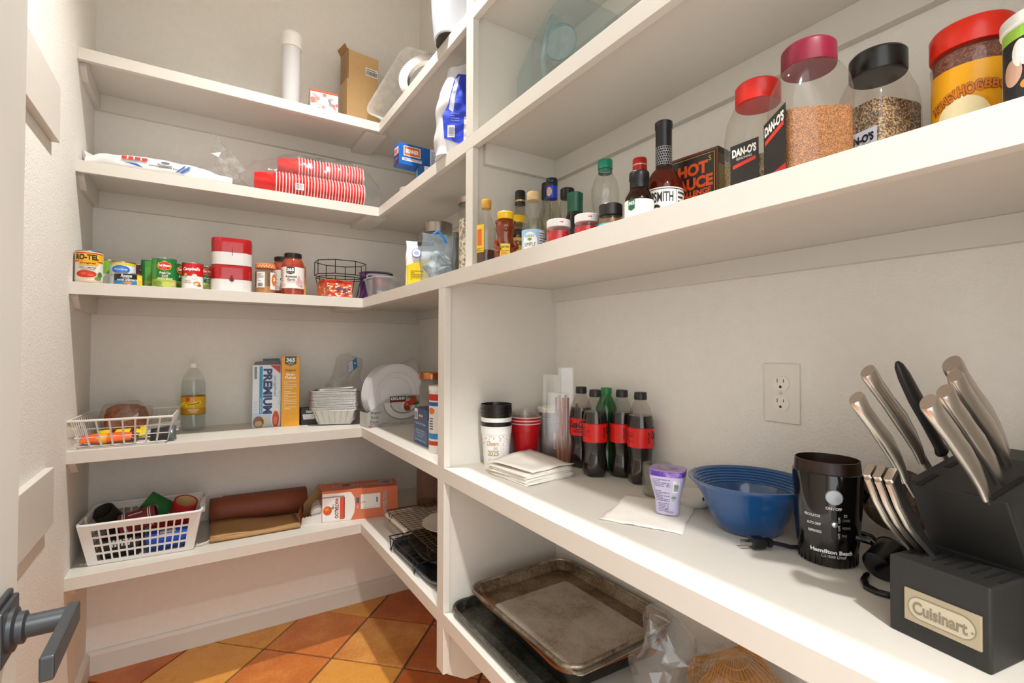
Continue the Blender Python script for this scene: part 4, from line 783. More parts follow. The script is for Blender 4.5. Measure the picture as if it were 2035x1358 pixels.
m = MB(); m.T = Matrix.Translation((.012,.004,.090)) @ Matrix.Rotation(math.radians(72),4,'X'); m.lathe([(.001,.0),(.038,.004),(.048,.012),(.049,.014),(.038,.008),(.0005,.004)],44,cap1=False); m.build('disc', brz, t)
def scroll(pts,r): m = MB(); m.tube(pts,r,8); m.build('scroll', M('#120d0a',.3,metal=.5), t)
scroll([(-.070,-.022,.098),(-.055,-.020,.112),(-.036,-.018,.108),(-.026,-.016,.094),(-.030,-.016,.084),(-.038,-.016,.085),(-.036,-.016,.091)],.0036)
scroll([(-.078,-.022,.088),(-.060,-.024,.060),(-.030,-.024,.030),(.004,-.022,.003)],.0034)
scroll([(-.050,-.024,.066),(-.058,-.024,.074),(-.064,-.024,.068),(-.060,-.024,.063)],.0028)
scroll([(-.082,-.022,.075),(-.050,-.026,.044),(-.034,-.026,.050),(-.040,-.026,.058)],.0028)
scroll([(-.044,-.026,.038),(-.020,-.024,.034),(.010,-.022,.004)],.003)
# knife block
kb = M('#232220',.55,var=.05,scale=120,bump=.12,bscale=400)
t = thing('knife_block','black wooden knife block with a metal nameplate','knife block',(.690,.2505,Z4),-.17)
Wd = .094
prof = [(0,0),(0,.087),(.083,.085),(.034,.170),(.150,.196),(.235,.196),(.235,0)]
m = MB(); m.prism(prof,-Wd,0,'y'); m.build('block', kb, t, smooth=0, bevel=.0025)
sm = M('#050505',.7)
for i in range(8):
    m = MB(); yy = -.008-i*.0117; m.box(.026,.064,yy-.0014,yy+.0014,.0845,.0872); m.build('slot', sm, t, smooth=0)
for (xx,yy) in ((.036,-.014),(.10,-.012),(.135,-.014),(.018+.02,-.078),(.075,-.078),(.13,-.078),(.175,-.07)):
    zz = .170+.224*(xx-.034); m = MB(); m.T = Matrix.Translation((xx+.012,yy-.002,min(zz+.003,.1962))) @ Matrix.Rotation(-.22,4,'Y'); m.box(-.020,.018,-.003,.003,-.0015,.0005); m.build('slot', sm, t, smooth=0)
m = MB(); m.prism([(-.087,.020),(-.017,.020),(-.017,.056),(-.087,.056)],-.0025,0.0005,'x'); pln = m.build('nameplate', M('#b3a68c',.4,metal=.4), t, smooth=0, bevel=.0008)
ov = lambda ru,rv: [(max(-34+rv,min(34-rv,0))+(math.copysign(ru-rv,math.cos(q)))+rv*math.cos(q),rv*math.sin(q)+38) for q in [2*PI*i/40 for i in range(40)]]
decal(pln,'lettering',[P(ov(31,12.5),'#8d8068',0),P(ov(30,11.5),'#c2b69e',1),Tx('Cuisinart',-1,38,14,'#857a64',w=50,b=.03),E(28,36,1.2,1.2,'#857a64',2)],('pl',(-.0026,-.052,0),(0,-1,0),(0,0,1)))
steel = M('#d6cfc6',.30,metal=1,var=.04)
def knife(label, base, s, matl, rad, tilt=(0,0,0), blk=False):
    D_ = Vector((-.088,.021,.103))*s+Vector(tilt); b = Vector(base)-Vector((0,0,0)); u_ = D_.normalized()
    t = thing('kitchen_knife', label, 'knife', b, 0, 'knives in the knife block')
    side = u_.cross(Vector((0,1,0))).normalized()
    pts = []; rs = []
    prof = [(-.02,.55,.004),(0,.6,.003),(.10,.72,-.001),(.25,.9,-.003),(.45,1.02,-.003),(.65,.92,.0),(.85,.95,.003),(.97,1.06,.003),(1.0,.95,.003)]
    if blk: prof = [(-.02,.9,.0),(0,1.0,.0),(.06,.75,.0),(.3,.85,0),(.6,1.05,0),(.85,.9,0),(.96,.65,0),(1,.3,0)]
    m = MB(); secs = []; w_ = Vector((0,1,0))-u_*u_.y; w_.normalize(); n_ = u_.cross(w_)
    for f,k,off in prof:
        c = D_*f+n_*off; secs.append([c+w_*math.cos(2*PI*i/18)*rad*.62*k+n_*math.sin(2*PI*i/18)*rad*k for i in range(18)])
    m.loft(secs); m.build('handle', matl, t, smooth=50)
    m = MB(); m.T = Matrix.Translation(-u_*.0); a = -u_*.006; 
    q = [n_*rad*.5,n_*-rad*.5]; m.add([q[0]+w_*.0012+u_*.004,q[1]+w_*.0012+u_*.004,q[1]-w_*.0012+u_*.004,q[0]-w_*.0012+u_*.004]+[p-u_*.03+s_*w_*.001 for p,s_ in ((q[0],1),(q[1],1),(q[1],-1),(q[0],-1))],[(0,1,2,3),(7,6,5,4),(0,4,5,1),(1,5,6,2),(2,6,7,3),(3,7,4,0)]); m.build('blade', steel, t, smooth=0)
    return t
bl = M('#1c1a19',.4)
ZT = Z4+.174-1.083
knife('steel knife handle nearest the grinder, front left of the block',(.722,.245,1.0835),.93,steel,.0112,(.006,0,.004))
knife('steel knife handle behind the front left one',(.792,.250,1.0975),1.08,steel,.0122,(0,0,.004))
knife('black plastic handle of the sharpening steel in the block',(.826,.240,1.104),1.0,bl,.0115,(.022,.004,.014),True)
knife('shortest steel knife handle at the block\'s front right',(.712,.170,1.0835),1.0,steel,.0118)
knife('steel knife handle second from front on the right side',(.756,.168,1.0885),1.04,steel,.0112)
knife('long steel knife handle third from front on the right',(.812,.174,1.101),1.06,steel,.0112)
knife('broad steel knife handle at the back right of the block',(.862,.187,1.1065),1.13,steel,.0150)
for i,(b,lab) in enumerate((((.730,.2445,.9945),'steak knife leftmost in the front row of slots'),((.7285,.2335,.9945),'steak knife in the middle of the three front slots'),((.7265,.2220,.9945),'steak knife rightmost of the three in front slots'))):
    t = thing('steak_knife',lab,'knife',b,0,'steak knives in the front slots'); D_ = Vector((-.064,.016,.095))
    u_ = D_.normalized(); w_ = (Vector((0,1,0))-u_*u_.y).normalized(); n_ = u_.cross(w_); secs = []
    for f,k,off in ((-.02,.35,.006),(.05,.4,.005),(.25,.6,.0),(.5,.85,-.004),(.75,.95,-.003),(.9,1.0,.001),(1.0,1.15,.004)):
        c = D_*f-n_*off; secs.append([c+w_*sx*.0042*(.8+.2*k)+n_*sy*.0085*k for sx,sy in ((1,.9),(.6,1),(-.6,1),(-1,.9),(-1,-.9),(-.6,-1),(.6,-1),(1,-.9))])
    m = MB(); m.loft(secs); m.build('handle', bl, t, smooth=30)
    for e in (1,-1):
        m = MB(); m.tube([D_*f-n_*off+n_*e*.0088*k for f,k,off in ((-.02,.35,.006),(.05,.4,.005),(.25,.6,.0),(.5,.85,-.004),(.75,.95,-.003),(.9,1.0,.001),(1.0,1.15,.004))],.0034,8); m.build('steel_edge', steel, t)
    m = MB(); c = D_*1.0-n_*.004; m.loft([[p-c+c for p in secs[-1]],[p+u_*.005 for p in secs[-1]]]); m.build('end_cap', steel, t, smooth=0)
# ---------------------------------------------------------------- middle shelf, right-hand bay: bottles and spices
GL = lambda tint='#f6f5f1', body=.03, g=1.0: CL(tint,body,.05,g)
def bottle(name, label, x, y, prof, glass, cap=None, liquid=None, off=0, group=None, n=40, cat='bottle', z=None, rib=None, caprib=0):
    """prof: (r, z); cap = (material, [(r, z)...]); liquid = (material, fill height)"""
    t = thing(name, label, cat, (x,y,Z3 if z is None else z), facing(x,y,off), group)
    m = MB(); m.lathe(prof,n,cap1=False,rib=rib); m.build('glass', glass, t)
    if liquid:
        mt,zt = liquid; q = [(r*.95,max(zz,.003)) for r,zz in prof if zz < zt]; rf = bot_r(prof)(zt)*.95
        m = MB(); m.lathe(q+[(rf,zt),(.0005,zt)],n,rib=rib); m.build('contents', mt, t)
    if cap: m = MB(); m.lathe(cap[1]+[(.0005,cap[1][-1][1])],36,rib=(lambda i,zz: .03*(i%2)) if caprib else None); m.build('cap', cap[0], t)
    return t
bp = [(.022,.001),(.0255,.004),(.026,.02),(.026,.10),(.024,.118),(.0165,.135),(.0115,.150),(.0115,.172)]
t = bottle('vinegar_bottle','slim clear bottle with a gold cap at the row\'s left end',.650,1.150,[(r,z*1.03) for r,z in bp],GL(),(M('#c9973a',.35),[(.0135,.170),(.0138,.176),(.0138,.192),(.0125,.194)]),(M('#4a2c1c',.2),.055))
decal(t,'label',[R(-34,48,-6,122,'#f0c81c',0),R(-28,66,-12,110,'#d8662a',1),*LINES(-32,50,-9,60,3,'#7a3a1a')],('cy',.0263,0)) 
# honey bear
x,y = .660,1.068
t = thing('honey_bear','bear-shaped honey bottle with yellow cap','honey bottle',(x,y,Z3),facing(x,y,.1)); hon = M('#7a2f08',.12,coat=.6,var=.05)
m = MB(); m.sloft([(.001,.025,.019,2.6),(.006,.028,.021,2.5),(.035,.0285,.022,2.3),(.06,.026,.020,2.2),(.074,.021,.017,2.1),(.082,.0205,.0175,2.1),(.098,.0255,.0205,2.1),(.112,.024,.0195,2.1),(.12,.0195,.017,2.1),(.124,.016,.015,2)],44); m.build('body', hon, t)
for s in (1,-1): 
    m = MB(); m.T = Matrix.Translation((s*.020,-.004,.116)); m.lathe([(.001,-.006),(.006,-.004),(.0072,0),(.006,.004),(.001,.006)],18); m.build('ear', hon, t)
    m = MB(); m.tube([(s*.024,-.010,.064),(s*.027,-.018,.05),(s*.016,-.024,.040)],.0065,10); m.build('paw', hon, t)
m = MB(); m.T = Matrix.Translation((0,-.0195,.096)); m.lathe([(.001,-.007),(.008,-.004),(.009,0),(.007,.005),(.001,.007)],18); m.build('muzzle', hon, t)
m = MB(); m.lathe([(.0205,.124),(.0212,.126),(.0212,.140),(.019,.1425),(.0005,.1425)],32); m.build('cap', M('#f2c41a',.35), t)
decal(t,'label',[P([(-17,6),(10,6),(10,58),(-14,58)],'#f0d023',0),Tx('Local Hive',-4,50,7,'#3a5a2c',w=22,b=.02),*LINES(-13,16,8,42,6,'#d85a24'),Tx('HONEY',-3,11,5,'#3a2a14',w=20,b=.02)],lambda u,v,l: (u,-.0222-l+.55*u*u*8,v))
t = bottle('molasses_jar','dark molasses jar with yellow lid behind honey bear',.742,1.140,[(.030,.001),(.034,.005),(.034,.10),(.031,.118),(.024,.128),(.024,.14)],GL(),(M('#f0bf18',.35),[(.0262,.140),(.0262,.158),(.025,.160)]),(M('#1b0d07',.15),.12))
decal(t,'label',[R(-50,20,50,95,'#f0ae1c',0),Tx('GRANDMA\'S',0,80,14,'#3a1d0c',w=76,b=.03),E(-6,58,9,11,'#cfc8bc',1),Tx('Molasses',8,34,11,'#3a1d0c',w=46,b=.02)],('cy',.0342,0))
bk_ = M('#141312',.35)
t = bottle('wine_vinegar_bottle','tall bottle with black cap and gold ring behind molasses',.788,1.192,[(.026,.001),(.029,.005),(.029,.15),(.025,.175),(.014,.195),(.0135,.225)],GL('#e9e2d2',.05),(bk_,[(.0150,.213),(.0152,.250),(.0135,.254)]),(M('#a8906a',.15),.16))
m = MB(); m.lathe([(.0154,.221),(.0154,.226)],28,cap0=False,cap1=False); m.build('gold_ring', M('#c9a968',.3,metal=.5), t)
t = bottle('syrup_bottle','clear syrup bottle with tan cap and pale blue label',.670,.957,[(.024,.001),(.0275,.004),(.028,.02),(.028,.072),(.0265,.085),(.019,.118),(.0135,.138),(.0130,.146)],GL(),(M('#c3a878',.35),[(.0150,.146),(.0152,.150),(.0152,.164),(.014,.166)]),(CL('#f2f0e6',.03,.03,.5),.10))
decal(t,'label',[R(-36,2,36,72,'#9cc8e6',0),E(-8,40,18,26,'#f0f2f0',1,28),Tx("ROSE'S",-8,56,6,'#3a4a5a',w=22),E(-8,48,5,3.5,'#6aa83c',2),Tx('SIMPLE',-8,36,9,'#33383c',w=28),Tx('SYRUP',-8,22,9,'#33383c',w=24),R(14,14,34,68,'#f0f2f2',1),*LINES(15,18,33,66,8,'#2a2a2a')],('cy',.0282,0))
t = bottle('oil_bottle','tall black-capped bottle in the back corner of the bay',.882,1.188,[(.026,.001),(.029,.005),(.029,.16),(.024,.195),(.0135,.222),(.013,.25)],GL('#e6e6e2',.06),(bk_,[(.0160,.245),(.0165,.262),(.0158,.264),(.0165,.268),(.0155,.292),(.0135,.294)]),(M('#cfc9bc',.2),.17))
t = bottle('rum_bottle','clear bottle with royal blue neck band and dark cap',.798,1.052,[(.027,.001),(.031,.005),(.031,.11),(.029,.135),(.021,.170),(.0145,.195),(.0140,.236)],GL('#f2efe4',.03),(M('#14161c',.3),[(.0158,.230),(.0160,.236),(.0150,.238),(.0158,.240),(.0158,.249),(.0145,.251)]),(CL('#f0e8c8',.05,.03,.6),.13),rib=lambda i,z: .02*math.cos(i*8*2*PI/40) if .1<z<.19 else 0)
m = MB(); m.lathe([(.0155,.196),(.0152,.231)],32,cap0=False,cap1=False); nb = m.build('neck_band', M('#1038b8',.3), t)
decal(nb,'seal',[E(-8,213,8,12,'#d9b8a0',0),E(-8,213,6,9,'#c89a84',1)],('cy',.0158,0)); decal(t,'label',[R(-40,60,40,84,'#23307c',0),*LINES(-24,66,24,80,2,'#c9c4b6')],('cy',.0312,0))
t = bottle('spice_jar','small clear jar with black screw cap behind the green-capped bottle',.884,1.092,[(.020,.001),(.0225,.004),(.0225,.20),(.019,.215),(.0165,.222)],GL(),(bk_,[(.0195,.222),(.0198,.226),(.0198,.248),(.018,.2505)]),None,caprib=1)
t = bottle('dressing_bottle','dark sauce bottle with green sealed cap',.762,.912,[(.024,.001),(.0275,.004),(.0275,.07),(.026,.09),(.020,.115),(.0185,.125)],CL('#8a5a3c',.3,.05,1.2,milk='#3a1a0c'),(M('#1b5a40',.35),[(.0205,.112),(.0192,.120),(.0188,.148),(.0196,.150),(.0196,.166),(.0175,.168)]),(M('#2a0f07',.15),.118))
for x,y,lab in ((.676,.866,'left jar of red cherries with white lid'),(.700,.798,'right jar of red cherries with white lid')):
    t = bottle('cherry_jar',lab,x,y,[(.022,.001),(.0265,.005),(.0275,.02),(.0275,.045),(.0255,.058),(.0245,.062)],GL('#fbeeee',.03),(M('#e9e6e4',.35),[(.0265,.062),(.0268,.064),(.0268,.077),(.025,.0785)]),(worn('#7a0a10','#c8101c','#e0303a',60,.15),.052),cat='jar',group='cherry jars')
    decal(t,'lid_print',[P([(2,69.5),(8,69.5),(8,68),(11,70.3),(8,72.6),(8,71),(2,71)],'#c8242c',0)],('cy',.0269,0))
    decal(t,'label',[R(10,8,30,30,'#e9d9d9',0),*LINES(12,12,28,26,3,'#8a1018')],('cy',.0277,0))
t = bottle('soda_bottle','empty clear waisted plastic bottle with teal green cap',.842,.892,[(.022,.001),(.030,.006),(.033,.02),(.032,.08),(.027,.105),(.0255,.115),(.0275,.125),(.0305,.14),(.033,.16),(.033,.185),(.029,.205),(.020,.222),(.0155,.230),(.0150,.236)],CL('#f7f8f6',.04,.05,1.5,bump=.35),(M('#0f8a68',.35),[(.0178,.236),(.0180,.240),(.0180,.256),(.0165,.2585)]),None,n=48,rib=lambda i,z: .012*math.cos(i*6*2*PI/48) if .02<z<.2 else 0)
m = MB(); m.lathe([(.0170,.226),(.0170,.234)],28,cap0=False,cap1=False); m.build('tamper_ring', M('#2a7a62',.4), t)
decal(t,'label',[R(-40,30,40,76,'#3a9a4c',0),R(-40,62,40,76,'#1c4fb0',1)],('cy',.0335,0))
t = bottle('curry_jar','squat jar with dark lid and orange label',.704,.730,[(.021,.001),(.0245,.004),(.0245,.05),(.022,.060)],GL('#f0e6d6',.03),(M('#221d1a',.35),[(.0235,.062),(.0238,.064),(.0238,.083),(.022,.085)]),(M('#8a5a2c',.3),.054),cat='jar')
decal(t,'label',[R(-36,4,36,44,'#6fb8d0',0),E(4,28,20,15,'#ef8a20',1),E(4,28,15,10,'#f6b23c',2),*[R(-36+i*4,44,-34+i*4,46,'#2f7f9a',1) for i in range(18)]],('cy',.0247,0))
t = bottle('sauce_bottle','small dark red sauce bottle with black cap and white label',.716,.664,[(.024,.001),(.0275,.004),(.0275,.077),(.026,.085),(.019,.097),(.0165,.103),(.0160,.108)],CL('#7a3a20',.3,.05,1.2,milk='#4a1a0c'),(bk_,[(.0178,.102),(.0178,.116),(.0192,.118),(.0192,.132),(.0175,.1345)]),(M('#5a1c0a',.15),.1))
decal(t,'label',[R(-40,4,40,76,'#e9e8e2',0),P([(-22,76),(-8,76),(-8,58),(-15,54),(-22,58)],'#1e5a3c',1),Tx('365',-15,69,7,'#ffffff',w=12,b=.03),R(10,40,26,42,'#8a8a86',1)],('cy',.0277,0))
t = bottle('hot_sauce_bottle','hot sauce bottle with red wrapped neck behind the tall bottle',.826,.764,[(.020,.001),(.0225,.004),(.0225,.12),(.02,.145),(.0125,.17),(.0125,.19)],GL('#f0d0c0',.05),(M('#b8141a',.3),[(.0145,.160),(.0145,.180),(.0158,.184),(.0158,.214),(.0145,.217)]),(M('#a82a10',.2),.15))
m = MB(); m.lathe([(.0160,.200),(.0160,.203)],28,cap0=False,cap1=False); m.build('gold_band', M('#d9b878',.3,metal=.4), t)
# tall bourbon-style sauce bottle
x,y = .782,.660
t = bottle('barrel_sauce_bottle','tall bottle of amber sauce with long black neck sleeve',x,y,[(.032,.001),(.037,.005),(.0375,.02),(.0375,.112),(.0345,.126),(.024,.144),(.0165,.152),(.0150,.160),(.0145,.24)],CL('#c98a5a',.15,.05,1.3,milk='#8a3a14'),(M('#121316',.35),[(.0158,.152),(.0160,.232),(.0172,.234),(.0172,.246),(.0155,.2475)]),(M('#7d3210',.12,coat=.4,var=.05),.146))
decal(t,'label',[R(-60,2,60,106,'#e9e7e1',0),R(-60,102,60,103.5,'#2a2a2a',1),Tx('HOPSMITH',-14,87,20,'#1f1e1e',w=64,b=.02),E(-14,62,9,11,'#2a2828',1),E(-14,60,6,7,'#e0ddd6',2),P([(-2,40),(20,66),(26,60),(6,34)],'#2a2828',1),P([(-30,30),(10,30),(4,46),(-24,46)],'#2a2828',1),R(24,4,25,102,'#555',1),*LINES(28,10,50,100,10,'#2a2a2a')],('cy',.0377,0))
gr_ = [R(-47,159+i*5,47,159.6+i*5,'#c9c9c6',0) for i in range(8)]+[R(-47+k*4.5+(2.2 if i%2 else 0),159+i*5,-46.4+k*4.5+(2.2 if i%2 else 0),164+i*5,'#c9c9c6',0) for i in range(7) for k in range(21)]
decal(t,'neck_pattern',gr_,('cy',.0162,0))
# boxed hot sauce set
t = carton('gift_box','hot sauce challenge gift box standing behind the bottles','box',(.868,.636,Z3),-PI/2+.10,.118,.080,.182,M('#2a2622',.5))
KO = '#e0531c'; GO = '#d9b04a'
decal(t,'front_print',[R(-59,0,59,182,'#6d3324',0),R(-55,4,55,178,'#201d1b',1),R(-52.5,7,52.5,175,GO,2),R(-51.5,8,51.5,174,'#262320',3),Tx('HOT',6,150,25,KO,w=66,b=.05,l=4),Tx('SAUCE',4,122,24,KO,w=90,b=.05,l=4),Tx('CHALLENGE',2,102,12,KO,w=86,b=.04,l=4),E(0,58,20,24,GO,4,24),E(0,58,17,21,'#8a6a52',5,24),E(0,62,11,12,'#c9a88a',6),E(0,44,8,7,'#e9d9c8',6),P([(-48,40),(-20,40),(-14,30),(-48,30)],GO,4),P([(20,58),(42,70),(46,64),(30,52)],GO,4),Tx('S',43,164,10,GO,l=4),Tx('S',-43,164,10,GO,l=4)],FR(.0806))
decal(t,'side_print',[R(-40,0,40,170,'#8a7a3a',0),R(-40,150,40,170,'#4a4030',1),Tx('CAN YOU HANDLE THIS',-8,84,20,'#d9cdb4',w=150,rot=90,sh=.2,b=.03)],RF(.1186)); decal(t,'side_print',[R(-40,0,40,170,'#8a7a3a',0),Tx('CAN YOU HANDLE THIS',-8,84,20,'#d9cdb4',w=150,rot=90,sh=.2,b=.03)],LF(.1186))
decal(t,'top_print',[R(-59,-40,59,40,'#5b3428',0)],TP(.1824))
# square spice jars
def spice(label, x, y, off, w, h, capm, fill, grains, capr, lab=None, cy=0):
    t = thing('spice_jar', label, 'spice jar', (x,y,Z3), facing(x,y,off)); b = h*.865
    P_ = [(.001,w/2-.004,w*.40,5),(.005,w/2,w*.43,6),(b*.72,w/2,w*.43,6),(b*.86,w/2*.96,w*.41,4.5),(b*.97,w/2*.80,w*.36,3),(b,capr*.93,capr*.93,2)]
    m = MB(); m.sloft(P_,56,cap1=False); m.build('clear_jar', CL('#f6f4f0',.03,.06,1.1), t)
    m = MB(); m.sloft([(z,hx*.965,hy*.965,e) for z,hx,hy,e in P_ if z < fill]+[(fill,w/2*.965,w*.43*.965,5),(fill+.003,w/2*.5,w*.2,3)],56); m.build('seasoning', grains, t)
    m = MB(); m.lathe([(capr,b-.002),(capr+.001,b),(capr+.001,h-.004),(capr-.002,h),(.0005,h)],48); m.build('cap', capm, t)
    if lab: decal(t,'label',lab,('pl',(0,-w*.43-.0004,0),(1,0,0),(0,0,1)))
    return t
K = '#23201f'
lab = lambda w,h0,h1: [R(-w,h0,w,h1,K,0),Tx("DAN-O'S",0,h1-14,14,'#efece6',w=w*1.7,b=.05),Tx('SEASONING',0,h1-25,4,'#efece6',w=w*1.1),P([(-w*.8,h1-40),(w*.8,h1-34),(w*.8,h1-28),(-w*.8,h1-34)],'#d8382a',1),R(-w,h0,w,h0+24,'#e07a3c',1),*LINES(-w*.7,h0+8,w*.7,h0+18,2,'#f6c83c'),*LINES(w*.4,h1-84,w*.9,h1-72,2,'#f2c233')]
spice('square spice jar with bright red cap, dark seasoning and black label',.788,.467,-.55,.088,.236,M('#d8261c',.3),.105,speckle('#4a4226','#7a6a3c','#b8a05c',900),.0340,lab(25,24,132))
spice('large spice jar of orange seasoning with maroon cap',.722,.353,.45,.092,.218,M('#7c1730',.28),.118,speckle('#6a3812','#9a5c24','#bd8440',1000),.0335,None)
t = spice('square spice jar with black cap and coarse brown seasoning',.836,.312,.92,.088,.224,M('#171614',.28),.142,speckle('#33261a','#755836','#b89a70',520),.0345,None)
decal(t,'label',[R(-20,10,32,102,'#cdd0d8',0),Tx("DAN-O'S",5,90,12,'#1f1f22',w=46,b=.05),Tx('SEASONING',5,80,4.5,'#1f1f22',w=36),E(-6,71,3,3,'#1f1f22',1),E(5,71,3.5,2.6,'#1f1f22',1),E(16,71,3,3,'#1f1f22',1),Tx('CRUNCHY CHICKEN',5,60,5,'#1f1f22',w=46,b=.02),*LINES(-18,36,28,55,5,'#4a4a50'),Tx('SCAN FOR',18,30,4,'#1f1f22',w=22),Tx('MORE',18,24,4,'#1f1f22',w=14),Tx('RECIPES!',18,18,4,'#1f1f22',w=22)],('pl',(-.0442,0,0),(0,-1,0),(0,0,1)))
t0 = [o for o in bpy.data.objects if o.get('label','').startswith('large spice jar')][0]
decal(t0,'label',[R(-36,12,36,126,K,0),Tx("DAN-O'S",0,112,15,'#efece6',w=62,b=.05),P([(-30,92),(30,98),(30,105),(-30,99)],'#d8382a',1),R(-36,12,36,44,'#b8281c',1),*LINES(-24,20,24,38,3,'#f2c233')],('pl',(-.0464,0,0),(0,-1,0),(0,0,1)))
# honey barbecue rub (round tub) and the next tub at the picture's edge
x,y = .836,.208
t = thing('rub_jar','yellow labelled barbecue rub jar with bright red lid','spice jar',(x,y,Z3),facing(x,y,-.1))
m = MB(); m.lathe([(.038,.001),(.0405,.004),(.0405,.150),(.0415,.156),(.0415,.162),(.038,.172)],48,cap1=False); m.build('clear_jar', CL('#f0ece8',.05,.06,1.1), t)
m = MB(); m.lathe([(.0385,.003),(.0385,.168),(.0005,.168)],44); m.build('rub', speckle('#6a2c1c','#8a4a30','#a86a4c',500), t)
m = MB(); m.lathe([(.0418,.173),(.0425,.175),(.0425,.200),(.040,.204),(.0005,.204)],48); m.build('lid', M('#dd2a14',.28), t)
m = MB(); m.lathe([(.0408,.010),(.0408,.147)],48,cap0=False,cap1=False); lb = m.build('wrap_label', M('#f5ae10',.32), t)
decal(lb,'print',[E(-6,76,31,34,'#f0a000',0,32),E(-6,76,28,31,'#f7e9b8',1,32),Tx('HONEY',-25,106,14,'#8a4a10',w=34,rot=24,b=.08),Tx('HOG',2,114,16,'#8a4a10',w=24,rot=6,b=.08),Tx('BBQ',27,113,15,'#8a4a10',w=26,rot=-8,b=.08),Tx('HONEY',-25,106,13,'#d8781c',w=33,rot=24,b=.03,l=3),Tx('HOG',2,114,15,'#d8781c',w=23,rot=6,b=.03,l=3),Tx('BBQ',27,113,14,'#d8781c',w=25,rot=-8,b=.03,l=3),*[E(-26+i*7,56+8*(i%2),2.2,1.5,'#8a6a1c',2,8) for i in range(4)]],('cy',.0409,0))
x,y = .742,.121
t = thing('seasoning_tub','white and green seasoning tub at the right picture edge','tub',(x,y,Z3),facing(x,y,.5))
m = MB(); m.lathe([(.036,0),(.038,.003),(.038,.128),(.040,.130),(.040,.140),(.0005,.140)],44); m.build('tub', M('#e9e9e4',.35), t)
decal(t,'label',[R(-70,28,70,114,'#1d1f22',0),R(-70,114,70,126,'#9acb4a',0),R(-70,20,70,28,'#e9e6e0',0),E(-44,98,8,14,'#e6e8e2',1),E(-30,90,14,10,'#cfd6c8',1),E(-52,80,10,14,'#c9a08a',1),E(-34,64,10,6,'#d98a2c',2),R(-70,8,70,20,'#c8242c',0),E(-20,102,12,8,'#7ab83c',1)],('cy',.0382,0))
# ---------------------------------------------------------------- middle shelf, back run: tins and jars
tinm = M('#b9b8b4',.25,metal=.95,var=.02)
def can(label, x, y, r, h, bands, items=None, off=0, group='tins on the middle shelf'):
    t = thing('food_can', label, 'can', (x,y,Z3), facing(x,y,off), group)
    m = MB(); m.lathe([(r-.001,0),(r+.0006,.001),(r+.0006,.003),(r-.0006,.0042),(r-.0006,h-.0042),(r+.0006,h-.003),(r+.0006,h-.0006),(r-.0012,h),(r-.0022,h-.003),(.0005,h-.003)],40); m.build('tin', tinm, t)
    for z0,z1,c in bands: m = MB(); m.lathe([(r+.0001,z0),(r+.0001,z1)],40,cap0=False,cap1=False); m.build('paper_label', M(c,.38,var=.02), t)
    if items: decal(t,'print',items,('cy',r+.0003,0))
    return t
can('tomato can with yellow banner at the shelf\'s left end',-.312,2.113,.0360,.108,[(.004,.104,'#e9e4da')],
  [R(-45,74,45,97,'#f2b81c',0),R(-45,97,45,101,'#d8341c',0),R(-45,70,45,74,'#d8341c',0),Tx('RO-TEL',-6,86,18,'#1c2430',w=62,b=.04),P([(-30,69),(-26,73),(20,73),(26,66),(20,59),(-26,59)],'#f0b426',2),Tx('Original',-4,66,8,'#8a3a1c',w=40,b=.03,l=3),Tx('DICED TOMATOES',-4,52,5,'#3a3a38',w=44,b=.02),Tx('& GREEN CHILIES',-4,46,4.5,'#3a3a38',w=36),E(-8,30,30,14,'#e9d0b0',1,28),E(-8,31,27,12,'#c8321c',2,28),E(-14,32,8,5,'#e0563a',3),E(4,28,9,4,'#e0563a',3),E(24,18,10,6,'#6a9a4c',3),E(30,30,8,10,'#5a7a3c',2),R(-45,6,45,12,'#d8c0a0',1)])
can('can with green and tomato picture tucked behind cranberry can',-.276,2.232,.0360,.100,[(.004,.096,'#e6e6dc')],[R(-45,50,45,96,'#7fb83c',0),E(18,68,16,16,'#2f6a2c',1),E(26,40,18,16,'#e9ece6',1),E(22,18,18,12,'#c8321c',2)])
can('cranberry sauce can with blue oval logo',-.230,2.166,.0362,.088,[(.004,.084,'#e6e9ec')],[R(-45,76,45,84,'#e9c81c',0),E(-6,60,26,14,'#1f5fae',1,28),E(-6,60,23,11,'#2f7fd0',2,28),Tx('OceanSpray',-6,60,8,'#ffffff',w=38,sh=.25,l=3),R(-40,16,-10,46,'#e6e2e0',1),Tx('JELLIED',-24,40,6,'#8a1c24',w=24)])
can('dark soup can almost hidden behind cranberry can',-.196,2.290,.0330,.100,[(.004,.096,'#5a1518')],[Tx('mpb',16,80,14,'#e9e0dc',w=24,sh=.2)])
can('short black water chestnut can in front',-.2065,2.0885,.0385,.040,[(.003,.037,'#23262c')],[R(-60,3,24,14,'#2a86c0',0),R(24,3,50,36,'#f0c81c',0),E(34,24,8,8,'#f6dc5a',1),Tx('Reese',-6,30,11,'#f2f2ee',w=30,sh=.3,b=.02),Tx('SLICED',-6,21.5,3.6,'#f2f2ee',w=18),Tx('WATER CHESTNUTS',-4,16,6,'#ffffff',w=58,b=.03),E(-2,7,12,4,'#e0823c',1)])
